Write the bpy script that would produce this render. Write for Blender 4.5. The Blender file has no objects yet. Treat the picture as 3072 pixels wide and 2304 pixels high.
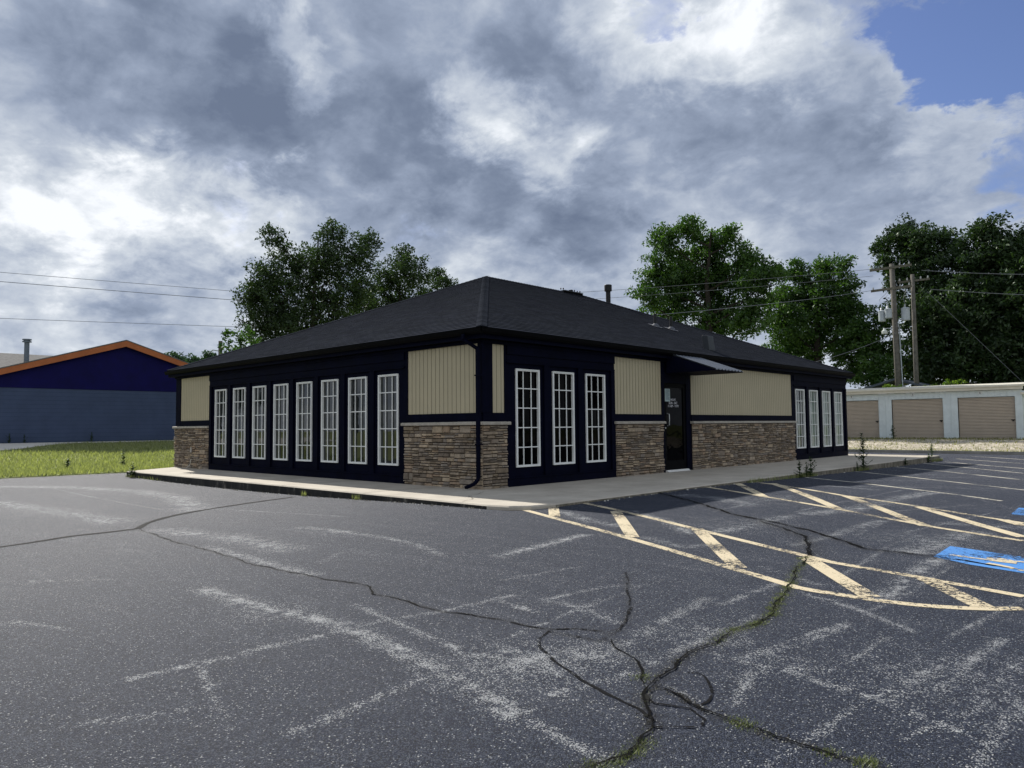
import bpy, math, random
import numpy as np
from mathutils import Vector, Matrix
random.seed(7)
RNG = np.random.default_rng(11)
SC = bpy.context.scene
COL = SC.collection

# ------------------------------------------------------------------ camera
cam_d = bpy.data.cameras.new('camera')
cam = bpy.data.objects.new('camera', cam_d); COL.objects.link(cam)
CAM = Vector((10.94405, -10.62337, 1.27))
cr = Vector((0.72438, 0.68934, -0.00919)); cu = Vector((0.0459, -0.03492, 0.99834)); cf = Vector((-0.68787, 0.72359, 0.05693))
cam.matrix_world = Matrix(((cr.x, cu.x, -cf.x, CAM.x), (cr.y, cu.y, -cf.y, CAM.y), (cr.z, cu.z, -cf.z, CAM.z), (0, 0, 0, 1)))
cam_d.sensor_width = 36; cam_d.lens = 26.216
cam_d.clip_start = .05; cam_d.clip_end = 3000
SC.camera = cam

# ------------------------------------------------------------------ view, sun, sky
SC.view_settings.view_transform = 'Standard'
SC.view_settings.look = 'None'
SC.view_settings.exposure = 0.4
SC.view_settings.gamma = 1
SC.view_settings.use_curve_mapping = False
KX, KY = 1.27, .31                      # shadow run per metre of height: +x and -y
to_sun = Vector((-KX, KY, 1)).normalized()
SUN_EL = math.asin(to_sun.z)
SUN_AZ = math.atan2(to_sun.x, to_sun.y)
sd = bpy.data.lights.new('sun', 'SUN'); sd.energy = 5.0; sd.angle = math.radians(.9); sd.color = (1, .955, .88)
so = bpy.data.objects.new('sun', sd); COL.objects.link(so)
so.rotation_euler = to_sun.to_track_quat('Z', 'Y').to_euler()

# soft cloud masses, as directions on the sky: (dx, dy, dz, angular size, amount)
CLOUDS = [(-0.924, 0.214, 0.316, 0.093, 0.3),(-0.925, 0.27, 0.268, 0.093, 0.3),(-0.912, 0.325, 0.249, 0.081, 0.25),(-0.879, 0.381, 0.288, 0.081, 0.25),(-0.857, 0.447, 0.257, 0.043, 0.2),(-0.886, 0.202, 0.416, 0.074, 0.25),(-0.857, 0.317, 0.406, 0.05, 0.3),(-0.782, 0.424, 0.457, 0.037, 0.3),(-0.786, 0.463, 0.41, 0.031, 0.2),(-0.659, 0.642, 0.392, 0.056, 0.35),(-0.619, 0.701, 0.355, 0.062, 0.35),(-0.609, 0.734, 0.3, 0.043, 0.22),(-0.48, 0.738, 0.474, 0.068, 0.28),(-0.412, 0.782, 0.468, 0.074, 0.35),(-0.371, 0.815, 0.446, 0.056, 0.25),(-0.314, 0.857, 0.408, 0.05, 0.15),(-0.238, 0.896, 0.374, 0.05, 0.25),(-0.192, 0.927, 0.322, 0.056, 0.2),(-0.535, 0.794, 0.29, 0.043, 0.2),(-0.423, 0.862, 0.281, 0.068, 0.12),(-0.772, 0.547, 0.325, 0.05, 0.2),(-0.843, 0.478, 0.248, 0.05, 0.2),(-0.964, 0.227, 0.14, 0.074, 0.12),(-0.716, 0.662, 0.221, 0.074, 0.15),(-0.884, 0.278, 0.376, 0.106, -0.22),(-0.904, 0.208, 0.374, 0.074, -0.15),(-0.855, 0.37, 0.363, 0.087, -0.22),(-0.754, 0.474, 0.454, 0.124, -0.12),(-0.816, 0.475, 0.33, 0.087, -0.2),(-0.739, 0.565, 0.368, 0.074, -0.2),(-0.584, 0.689, 0.43, 0.074, -0.22),(-0.717, 0.623, 0.312, 0.081, -0.2),(-0.652, 0.71, 0.267, 0.074, -0.18),(-0.579, 0.773, 0.259, 0.074, -0.2),(-0.401, 0.846, 0.352, 0.106, -0.12),(-0.296, 0.901, 0.317, 0.093, -0.1),(-0.951, 0.25, 0.184, 0.112, -0.1),(-0.905, 0.377, 0.196, 0.099, -0.1),(-0.447, 0.798, 0.404, 0.074, -0.1),(-0.282, 0.928, 0.242, 0.124, -0.05),]
GAPS = [(-0.166, 0.885, 0.436, 0.081, 1),(-0.208, 0.891, 0.403, 0.056, 0.8),(-0.14, 0.912, 0.386, 0.062, 0.85),(-0.142, 0.95, 0.278, 0.043, 0.8),(-0.444, 0.743, 0.501, 0.031, 0.7),(-0.859, 0.43, 0.277, 0.031, 0.3),(-0.763, 0.591, 0.26, 0.037, 0.32),(-0.262, 0.856, 0.447, 0.043, 0.5),]
SKY_STRENGTH = .1
W = bpy.data.worlds.new('World'); SC.world = W; W.use_nodes = True
def build_sky():
    nt = W.node_tree; N = nt.nodes; Lk = nt.links
    for n in list(N): N.remove(n)
    out = N.new('ShaderNodeOutputWorld'); bg = N.new('ShaderNodeBackground')
    sky = N.new('ShaderNodeTexSky'); sky.sky_type = 'NISHITA'; sky.sun_disc = False
    sky.sun_elevation = SUN_EL; sky.sun_rotation = SUN_AZ % (2*math.pi)
    tc = N.new('ShaderNodeTexCoord')
    def vm(op, a, b=None):
        n = N.new('ShaderNodeVectorMath'); n.operation = op
        for i, v in enumerate((a, b)):
            if v is None: continue
            if isinstance(v, tuple): n.inputs[i].default_value = v
            else: Lk.new(v, n.inputs[i])
        return n
    def ma(op, a, b=None, clamp=False):
        n = N.new('ShaderNodeMath'); n.operation = op; n.use_clamp = clamp
        for i, v in enumerate((a, b)):
            if v is None: continue
            if isinstance(v, (int, float)): n.inputs[i].default_value = v
            else: Lk.new(v, n.inputs[i])
        return n.outputs[0]
    D = tc.outputs['Generated']
    sep = N.new('ShaderNodeSeparateXYZ'); Lk.new(D, sep.inputs[0])
    # coordinates on a flat cloud deck
    h = ma('ADD', ma('MAXIMUM', sep.outputs[2], 0), .42)
    comb = N.new('ShaderNodeCombineXYZ')
    Lk.new(ma('DIVIDE', sep.outputs[0], h), comb.inputs[0]); Lk.new(ma('DIVIDE', sep.outputs[1], h), comb.inputs[1])
    P = comb.outputs[0]
    def noise(scale, detail, rough, dist, off, vec=P):
        m = vm('ADD', vec, off)
        n = N.new('ShaderNodeTexNoise'); n.inputs['Scale'].default_value = scale; n.inputs['Detail'].default_value = detail
        n.inputs['Roughness'].default_value = rough; n.inputs['Distortion'].default_value = dist
        Lk.new(m.outputs[0], n.inputs['Vector']); return n
    wn = noise(2.2, 7, .58, .2, (3.1, 7.7, 0))
    wv = vm('MULTIPLY', vm('SUBTRACT', wn.outputs['Color'], (.5, .5, .5)).outputs[0], (.16, .16, .16))
    wn2 = noise(9, 10, .62, .3, (8.1, 1.7, 0))
    wv2 = vm('MULTIPLY', vm('SUBTRACT', wn2.outputs['Color'], (.5, .5, .5)).outputs[0], (.17, .17, .17))
    Dw = vm('NORMALIZE', vm('ADD', vm('ADD', D, wv.outputs[0]).outputs[0], wv2.outputs[0]).outputs[0]).outputs[0]
    def blobs(lst):
        acc = None
        for dx, dy, dz, r, a in lst:
            c = Vector((dx, dy, dz)).normalized()
            dt = vm('DOT_PRODUCT', Dw, tuple(c)).outputs['Value']
            mr = N.new('ShaderNodeMapRange'); mr.interpolation_type = 'SMOOTHSTEP'
            mr.inputs['From Min'].default_value = math.cos(min(3.1, r*1.5)); mr.inputs['From Max'].default_value = 1.0 + (1-math.cos(r))*.15
            mr.inputs['To Min'].default_value = 0; mr.inputs['To Max'].default_value = a
            Lk.new(dt, mr.inputs['Value'])
            acc = mr.outputs[0] if acc is None else ma('ADD', acc, mr.outputs[0])
        return acc
    B = blobs([(a, b, c, r, m*(.86 if m > 0 else 1.05)) for a, b, c, r, m in CLOUDS] + [(.69, -.72, .35, 1.15, .25)])  # last blob: unseen bright cloud added behind the camera to brighten both walls
    G = blobs(GAPS)
    n1 = noise(2.6, 11, .52, .25, (0, 0, 0)).outputs['Fac']
    n2 = noise(8, 11, .55, .4, (5, 2, 0)).outputs['Fac']
    n3 = noise(20, 8, .6, .3, (1, 9, 0)).outputs['Fac']
    v = ma('ADD', ma('MULTIPLY', ma('SUBTRACT', n1, .5), .62), ma('MULTIPLY', ma('SUBTRACT', n2, .5), .72))
    v = ma('ADD', v, ma('MULTIPLY', ma('SUBTRACT', n3, .5), .36))
    low = N.new('ShaderNodeMapRange'); low.inputs['From Min'].default_value = .30; low.inputs['From Max'].default_value = .05; low.inputs['To Max'].default_value = .22; Lk.new(sep.outputs[2], low.inputs['Value'])
    v = ma('ADD', ma('ADD', ma('ADD', v, B), low.outputs[0]), .44)
    v = ma('ADD', ma('MULTIPLY', ma('SUBTRACT', v, .5), 1.1), .53)
    rp = N.new('ShaderNodeValToRGB'); Lk.new(v, rp.inputs[0])
    cs = [(0, (.118, .150, .22)), (.2, (.162, .200, .278)), (.42, (.242, .288, .380)), (.6, (.355, .40, .48)), (.8, (.50, .54, .595)), (1, (.74, .765, .80))]
    el = rp.color_ramp.elements
    el[0].position, el[0].color = cs[0][0], cs[0][1]+(1,)
    el[1].position, el[1].color = cs[-1][0], cs[-1][1]+(1,)
    for p_, c_ in cs[1:-1]:
        e = el.new(p_); e.color = c_+(1,)
    # gaps with blue sky, ragged
    g = ma('ADD', G, ma('ADD', ma('MULTIPLY', ma('SUBTRACT', n2, .5), 1.3), ma('MULTIPLY', ma('SUBTRACT', n3, .5), .5)))
    gr = N.new('ShaderNodeMapRange'); gr.interpolation_type = 'SMOOTHSTEP'
    gr.inputs['From Min'].default_value = .2; gr.inputs['From Max'].default_value = .95
    Lk.new(g, gr.inputs['Value'])
    sc_ = vm('MULTIPLY', sky.outputs[0], (SKY_STRENGTH*.60, SKY_STRENGTH*.64, SKY_STRENGTH*.86))
    mix = N.new('ShaderNodeMix'); mix.data_type = 'RGBA'
    Lk.new(gr.outputs[0], mix.inputs['Factor']); Lk.new(rp.outputs[0], mix.inputs['A']); Lk.new(sc_.outputs[0], mix.inputs['B'])
    Lk.new(mix.outputs['Result'], bg.inputs['Color'])
    bg.inputs['Strength'].default_value = 1.0
    Lk.new(bg.outputs[0], out.inputs[0])
build_sky()

# ------------------------------------------------------------------ helpers
def mat(name, col, rough=.7, spec=.3, var=.0, scale=3.0, bump=0.0, bscale=40.0, tone=None, metal=0.0, col2=None, coord='Object'):
    m = bpy.data.materials.new(name); m.use_nodes = True
    nt = m.node_tree; N = nt.nodes; L = nt.links; b = N['Principled BSDF']
    b.inputs['Roughness'].default_value = rough; b.inputs['Specular IOR Level'].default_value = spec; b.inputs['Metallic'].default_value = metal
    tc = N.new('ShaderNodeTexCoord')
    c2 = col2 or tuple(min(1, c*(1+var)) for c in col); c1 = col if col2 else tuple(c*(1-var) for c in col)
    nz = N.new('ShaderNodeTexNoise'); nz.inputs['Scale'].default_value = scale; nz.inputs['Detail'].default_value = 8; nz.inputs['Roughness'].default_value = .65
    L.new(tc.outputs[coord], nz.inputs['Vector'])
    cr_ = N.new('ShaderNodeValToRGB'); cr_.color_ramp.elements[0].position = .33; cr_.color_ramp.elements[1].position = .67
    cr_.color_ramp.elements[0].color = c1+(1,); cr_.color_ramp.elements[1].color = c2+(1,)
    L.new(nz.outputs['Fac'], cr_.inputs[0])
    o = cr_.outputs[0]
    if tone:
        at = N.new('ShaderNodeAttribute'); at.attribute_name = 'tone'
        mx = N.new('ShaderNodeMix'); mx.data_type = 'RGBA'; mx.blend_type = 'MULTIPLY'; mx.inputs['Factor'].default_value = 1
        L.new(o, mx.inputs['A']); L.new(at.outputs['Color'], mx.inputs['B']); o = mx.outputs['Result']
    L.new(o, b.inputs['Base Color'])
    if bump:
        n2 = N.new('ShaderNodeTexNoise'); n2.inputs['Scale'].default_value = bscale; n2.inputs['Detail'].default_value = 6
        L.new(tc.outputs[coord], n2.inputs['Vector'])
        bp = N.new('ShaderNodeBump'); bp.inputs['Strength'].default_value = 1; bp.inputs['Distance'].default_value = bump
        L.new(n2.outputs['Fac'], bp.inputs['Height']); L.new(bp.outputs[0], b.inputs['Normal'])
    return m

def tag(o, label=None, cat=None, group=None, kind=None):
    if label: o['label'] = label
    if cat: o['category'] = cat
    if group: o['group'] = group
    if kind: o['kind'] = kind
    return o

class MB:
    def __init__(s): s.v = []; s.f = []; s.t = []; s.m = []; s.tone = (1, 1, 1); s.mi = 0
    def add(s, vs, fs):
        n = len(s.v); s.v += [tuple(p) for p in vs]
        for f in fs: s.f.append(tuple(i+n for i in f)); s.t.append(s.tone); s.m.append(s.mi)
    def quad(s, a, b, c, d): s.add((a, b, c, d), ((0, 1, 2, 3),))
    def box(s, x0, x1, y0, y1, z0, z1):
        s.add([(x0, y0, z0), (x1, y0, z0), (x1, y1, z0), (x0, y1, z0), (x0, y0, z1), (x1, y0, z1), (x1, y1, z1), (x0, y1, z1)],
              [(0, 3, 2, 1), (4, 5, 6, 7), (0, 1, 5, 4), (1, 2, 6, 5), (2, 3, 7, 6), (3, 0, 4, 7)])
    def prism(s, poly, z0, z1):           # ccw polygon in plan
        n = len(poly)
        s.add([(x, y, z0) for x, y in poly] + [(x, y, z1) for x, y in poly],
              [tuple(range(n-1, -1, -1)), tuple(range(n, 2*n))] + [(i, (i+1) % n, n+(i+1) % n, n+i) for i in range(n)])
    def extrude(s, prof, axis, a, b):     # closed profile (p,q) pushed along an axis
        n = len(prof)
        def P(p, q, t): return (t, p, q) if axis == 'x' else (p, t, q)
        vs = [P(p, q, a) for p, q in prof]+[P(p, q, b) for p, q in prof]
        s.add(vs, [tuple(range(n-1, -1, -1)), tuple(range(n, 2*n))]+[(i, (i+1) % n, n+(i+1) % n, n+i) for i in range(n)])
    def tube(s, pts, rad, n=8, cap=True):
        pts = [Vector(p) for p in pts]; R_ = rad if isinstance(rad, (list, tuple)) else [rad]*len(pts)
        rings = []
        for i, p in enumerate(pts):
            t = (pts[min(i+1, len(pts)-1)]-pts[max(i-1, 0)]).normalized()
            up = Vector((0, 0, 1)) if abs(t.z) < .9 else Vector((1, 0, 0))
            a = t.cross(up).normalized(); b = t.cross(a)
            rings.append([p+(a*math.cos(2*math.pi*k/n)+b*math.sin(2*math.pi*k/n))*R_[i] for k in range(n)])
        vs = [q for r in rings for q in r]; fs = []
        for i in range(len(pts)-1):
            for k in range(n): fs.append((i*n+k, i*n+(k+1) % n, (i+1)*n+(k+1) % n, (i+1)*n+k))
        if cap: fs += [tuple(range(n-1, -1, -1)), tuple(range((len(pts)-1)*n, len(pts)*n))]
        s.add(vs, fs)
    def lathe(s, prof, cx, cy, n=16):      # (r,z) pairs from bottom to top
        vs = [(cx+r*math.cos(2*math.pi*k/n), cy+r*math.sin(2*math.pi*k/n), z) for r, z in prof for k in range(n)]
        fs = [(i*n+k, i*n+(k+1) % n, (i+1)*n+(k+1) % n, (i+1)*n+k) for i in range(len(prof)-1) for k in range(n)]
        s.add(vs, fs+[tuple(range(n-1, -1, -1)), tuple(range((len(prof)-1)*n, len(prof)*n))])
    def build(s, name, m, parent=None, origin=(0, 0, 0), rot=0, smooth=False, bevel=0):
        me = bpy.data.meshes.new(name); ox, oy, oz = origin
        me.from_pydata([(x-ox, y-oy, z-oz) for x, y, z in s.v], [], s.f)
        for q in (m if isinstance(m, (list, tuple)) else [m]): me.materials.append(q)
        if any(s.m): me.polygons.foreach_set('material_index', s.m)
        if any(t != (1, 1, 1) for t in s.t):
            at = me.color_attributes.new('tone', 'FLOAT_COLOR', 'CORNER')
            arr = np.ones((len(me.loops), 4), dtype=np.float32)
            k = 0
            for f, t in zip(s.f, s.t):
                arr[k:k+len(f), :3] = t; k += len(f)
            at.data.foreach_set('color', arr.ravel())
        if smooth: me.polygons.foreach_set('use_smooth', [True]*len(me.polygons))
        me.update()
        o = bpy.data.objects.new(name, me); COL.objects.link(o)
        if bevel:
            bv = o.modifiers.new('bevel', 'BEVEL'); bv.width = bevel; bv.segments = 2; bv.limit_method = 'ANGLE'
        if parent: o.parent = parent
        o.location = origin if not parent else (0, 0, 0); o.rotation_euler = (0, 0, rot)
        return o

def empty(name, loc, label, cat, group=None):
    o = bpy.data.objects.new(name, None); COL.objects.link(o); o.location = loc; o.empty_display_size = .3
    return tag(o, label, cat, group)
def part(mb, name, m, root, rot=0, **k):   # geometry given in world axes, stored relative to its thing
    l = root.location if root.parent is None else root.parent.location if root.parent.parent is None else root.parent.parent.location
    return mb.build(name, m, root, origin=tuple(l), rot=rot, **k)
def text_mesh(body, size, name, m, parent, matrix, align='CENTER', depth=.0015):
    cu_ = bpy.data.curves.new(name, 'FONT'); cu_.body = body; cu_.size = size; cu_.align_x = align; cu_.extrude = depth
    t = bpy.data.objects.new(name, cu_); COL.objects.link(t)
    me = bpy.data.meshes.new_from_object(t.evaluated_get(bpy.context.evaluated_depsgraph_get()))
    bpy.data.objects.remove(t)
    me.materials.clear(); me.materials.append(m)
    o = bpy.data.objects.new(name, me); COL.objects.link(o); o.parent = parent; o.matrix_local = matrix
    return o
# ------------------------------------------------------------------ ground heights and traced tables
GC = [(-15.5,-4,-.18),(-13.7,-2.1,-.16),(-8.5,-2.1,-.2),(-4,-2.1,-.2),(0,-2.1,-.13),(2.6,-2.1,-.04),(3.2,0,-.02),(3.2,3.3,-.03),(3.2,6.6,-.08),
      (3.2,9.3,-.12),(3.2,12.4,-.15),(3.2,17,-.19),(3.2,21.6,-.2),(3,28,-.18),(-5,28,-.18),(9,12,-.2),(9,22,-.22),(9,0,-.16),(6,-5,-.18),(11,-11,-.26),
      (0,-8,-.24),(-8,-8,-.25),(15,0,-.24),(15,14,-.26),(11,-20,-.3),(-4,-18,-.3)]
def lot_z(x, y):
    sw = 0; s = 0
    for a, b, c in GC:
        w = math.exp(-((x-a)**2+(y-b)**2)/(2*2.6**2)) + 1e-4/(1+((x-a)**2+(y-b)**2)**1.5)
        sw += w; s += w*c
    return s/sw

LINES = {
 'L1': (0.115, [(2.5, -1.64), (3.96, -2.31), (5.82, -3.04), (7.56, -3.82), (8.03, -4.05), (8.23, -4.15), (8.68, -4.15), (8.9, -4.15), (9.19, -4.09), (9.49, -3.94), (9.77, -3.69)]),
 'L2': (0.115, [(2.74, -0.34), (4.14, -0.99), (5.75, -1.76), (7.52, -2.57), (7.99, -2.8), (8.81, -2.97), (9.7, -3.22)]),
 'H1': (0.17, [(2.69, -0.96), (3.69, -2.1)]),
 'H2': (0.17, [(4.05, -1.06), (5.62, -2.89)]),
 'H3': (0.17, [(5.87, -1.78), (7.42, -3.69)]),
 'H4': (0.17, [(7.69, -2.72), (8.77, -4.07)]),
 'H5': (0.17, [(8.89, -2.99), (9.53, -3.84)]),
 'L3': (0.115, [(2.85, 3.81), (4.92, 2.4), (6.59, 1.45), (8.11, 0.56), (9.16, 0.1)]),
 'L4': (0.115, [(2.86, 6.01), (4.02, 5.16), (5.87, 3.58), (7.26, 2.82), (8.88, 1.87)]),
 'G1': (0.17, [(2.93, 5.16), (4.83, 2.44)]),
 'G2': (0.17, [(3.51, 5.71), (6.56, 1.42)]),
 'G3': (0.17, [(5.87, 3.58), (7.98, 0.58)]),
 'G4': (0.17, [(7.33, 2.72), (9.11, 0.41)]),
 'G5': (0.17, [(8.59, 2.05), (8.92, 1.58)]),
 'S1': (0.1, [(3.12, 8.53), (4.78, 7.36), (6.06, 6.27), (7.47, 5.15), (8.1, 4.65)]),
 'S2': (0.1, [(3.05, 12.3), (4.76, 10.78), (6.62, 9.05), (8.2, 7.6)]),
 'S3': (0.1, [(3.05, 16.0), (4.42, 14.63), (5.72, 13.22), (8.0, 10.9)]),
 'S4': (0.1, [(3.05, 19.2), (4.93, 16.83), (7.4, 13.9)]),
 'S5': (0.1, [(3.29, 20.9), (4.4, 19.6), (7.2, 16.5)]),
 'S6': (0.1, [(3.1, 23.6), (7.2, 19.6)]),
 'S7': (0.1, [(3.1, 26.2), (7.2, 22.4)]),
}
CRACKS = {
 'c1': [(-0.54, -8.29), (-0.57, -8.14), (-0.68, -7.72), (-0.87, -7.25), (-0.8, -6.82), (-0.8, -6.38)],
 'c2': [(-0.8, -6.38), (-1.43, -5.98), (-2.01, -5.35), (-2.56, -4.29), (-3.33, -2.32)],
 'c3': [(-0.73, -6.39), (-0.01, -6.45), (0.9, -6.56), (1.94, -6.6), (2.79, -6.66), (3.47, -6.73), (4.02, -6.69), (4.68, -6.65), (5.09, -6.57), (5.31, -6.57), (5.56, -6.71), (5.96, -6.69), (6.43, -6.72), (6.73, -6.63), (7.05, -6.55)],
 'c4': [(7.06, -6.57), (7.26, -6.57), (7.4, -6.53), (7.54, -6.38), (7.69, -6.32), (7.8, -6.34)],
 'c5': [(7.42, -6.56), (7.48, -6.73), (7.58, -6.85), (7.86, -7.02), (8.18, -7.17), (8.42, -7.24), (8.66, -7.29)],
 'c6': [(6.71, -4.6), (7.22, -5.29), (7.58, -5.79), (7.73, -6.09), (7.8, -6.34), (7.84, -6.52), (7.67, -6.54), (7.43, -6.57)],
 'c7': [(7.86, -6.43), (8.06, -6.59), (8.24, -6.68), (8.41, -6.87), (8.51, -6.98)],
 'c8': [(8.58, -6.66), (8.66, -6.61), (8.82, -6.79), (8.89, -6.96), (8.89, -7.04)],
 'c9': [(8.69, -7.18), (8.87, -7.12), (8.99, -7.19), (9.02, -7.28), (8.88, -7.42)],
 'c10': [(7.35, -1.76), (7.71, -2.71), (7.88, -3.43), (8.1, -4.05), (8.24, -4.62), (8.39, -5.08), (8.44, -5.46), (8.38, -5.75), (8.43, -6.07), (8.41, -6.34), (8.46, -6.6), (8.53, -6.96), (8.63, -7.19), (8.81, -7.39), (8.91, -7.62), (8.93, -7.76), (8.89, -7.92), (8.84, -8.02)],
 'c11': [(8.53, -6.96), (8.74, -7.0), (8.96, -7.1), (9.13, -7.11), (9.27, -7.15), (9.49, -7.13), (9.66, -7.15), (9.75, -7.13), (9.85, -7.16)],
 'c12': [(2.87, 1.94), (4.32, 0.85), (5.62, -0.25), (6.34, -0.54), (6.98, -0.91), (7.41, -1.25), (8.0, -1.78), (8.66, -1.74), (9.49, -1.97)],
 'c13': [(6.19, -0.59), (6.81, -1.08), (7.18, -1.47), (7.7, -2.63)],
 'patch1': [(8.3, -6.74), (8.39, -6.58), (8.54, -6.64), (8.66, -6.84), (8.81, -6.94), (8.91, -6.94), (8.97, -7.07), (8.81, -7.07), (8.59, -7.0), (8.45, -6.93)],
 'patch2': [(8.64, -7.22), (8.7, -7.13), (8.87, -7.38), (8.92, -7.54), (8.81, -7.43)],
 'patch3': [(6.17, -0.39), (6.77, -0.7), (7.28, -1.37), (7.63, -2.32), (7.19, -1.7), (6.55, -0.92)],
 'patch4': [(5.06, -6.6), (5.29, -6.56), (5.6, -6.73), (5.46, -6.73)],
 'patch5': [(7.62, -6.34), (7.81, -6.32), (7.92, -6.45), (7.81, -6.54), (7.68, -6.55)],
}
WEAR = [
 (0.046, [(4.13, -7.57), (4.93, -7.59), (5.71, -7.51), (6.18, -7.45), (6.87, -7.51), (7.44, -7.6), (7.84, -7.69), (8.22, -7.78)]),
 (0.03, [(8.01, -7.66), (8.4, -7.8), (8.66, -7.84), (8.88, -7.87), (9.04, -7.9)]),
 (0.03, [(6.18, -8.93), (6.23, -8.47), (6.25, -8.01), (6.31, -7.53), (6.31, -7.13), (6.43, -6.72), (6.47, -6.2), (6.49, -5.97)]),
 (0.03, [(5.74, -7.02), (6.39, -7.14), (7.02, -7.23), (7.46, -7.3)]),
 (0.062, [(2.18, -4.93), (2.87, -4.82), (3.91, -4.9), (4.62, -5.15)]),
 (0.081, [(1.37, -4.94), (2.35, -4.83)]),
 (0.03, [(7.56, -8.67), (7.57, -8.48), (7.52, -8.16), (7.49, -7.81), (7.52, -7.58)]),
 (0.078, [(7.77, -7.37), (7.77, -7.09), (7.8, -6.88), (7.88, -6.81)]),
 (0.058, [(8.05, -7.02), (7.99, -6.52), (7.89, -5.78), (7.79, -5.01)]),
 (0.03, [(8.33, -6.65), (8.32, -6.03), (8.33, -5.22)]),
 (0.03, [(8.19, -7.54), (8.27, -7.14), (8.32, -6.89)]),
 (0.035, [(6.59, -6.16), (7.01, -6.24)]),
 (0.03, [(6.79, -5.88), (7.22, -5.92), (7.66, -6.06)]),
 (0.03, [(8.53, -6.24), (8.78, -6.26), (8.99, -6.24), (9.36, -6.32), (9.58, -6.35), (9.8, -6.43), (9.97, -6.5)]),
 (0.03, [(8.65, -6.32), (8.86, -5.76), (8.92, -4.96)]),
 (0.03, [(9.0, -6.91), (8.86, -6.41), (8.92, -6.25), (9.02, -6.15)]),
 (0.03, [(9.52, -6.31), (9.64, -5.56)]),
 (0.03, [(9.75, -6.01), (9.77, -5.27), (9.81, -4.71)]),
 (0.03, [(10.1, -6.87), (10.1, -6.39), (10.11, -5.83)]),
 (0.032, [(8.26, -4.27), (8.81, -4.52), (9.33, -4.91)]),
 (0.046, [(5.16, -4.75), (5.05, -3.15)]),
 (0.069, [(5.75, -2.78), (6.42, -3.02), (6.59, -2.67)]),
 (0.142, [(6.14, -1.96), (6.23, -1.37), (6.24, -0.48), (6.28, 0.22)]),
 (0.102, [(3.38, -1.57), (4.38, -2.13), (4.94, -2.24)]),
 (0.046, [(8.87, -4.06), (8.74, -2.35), (8.75, -1.84)]),
 (0.03, [(6.81, -5.87), (6.88, -5.24), (7.01, -5.0)]),
 (0.03, [(7.97, -5.06), (7.98, -4.4), (7.98, -4.03)]),
 (0.201, [(3.55, 1.84), (4.18, 1.77), (5.18, 1.12)]),
 (0.172, [(6.36, 0.65), (6.67, 1.73), (6.73, 5.41)]),
 (0.111, [(8.14, 1.13), (8.96, 1.35)]),
 (0.079, [(7.3, -2.03), (7.34, -1.07), (7.36, 0.65)]),
 (0.202, [(8.43, -1.58), (8.46, -0.22), (8.58, 0.41)]),
 (0.039, [(9.92, -6.0), (10.0, -5.12)]),
 (0.3, [(-12.57, -5.69), (-10.84, -4.44), (-8.09, -3.71), (-5.73, -3.79), (-2.56, -4.72)]),
 (0.3, [(-7.81, -6.6), (-4.63, -6.38), (-2.1, -6.24)]),
 (0.228, [(-0.25, -6.23), (1.37, -5.97), (2.89, -5.99)]),
 (0.073, [(1.82, -6.49), (3.46, -6.59), (4.4, -6.61)]),
 (0.103, [(4.25, -0.9), (5.19, -1.45), (5.96, -2.12)]),
 (0.082, [(4.61, 5.93), (5.82, 5.35)]),
 (0.081, [(6.77, 3.77), (6.91, 5.55)]),
]
CRACK_GRASS = [(7.71, -2.71), (7.68, -2.82), (8.07, -4.01), (8.11, -4.17), (8.2, -4.44), (8.24, -4.62), (8.29, -4.78), (8.33, -4.94), (8.41, -5.11), (8.43, -5.39), (8.42, -5.46), (8.38, -5.68), (8.43, -6.9), (8.92, -7.61), (8.93, -7.7), (8.93, -7.77), (8.93, -7.87), (8.87, -7.94), (9.13, -7.1), (9.18, -7.12), (9.73, -7.13), (9.76, -7.12), (9.58, -7.14)]
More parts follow.
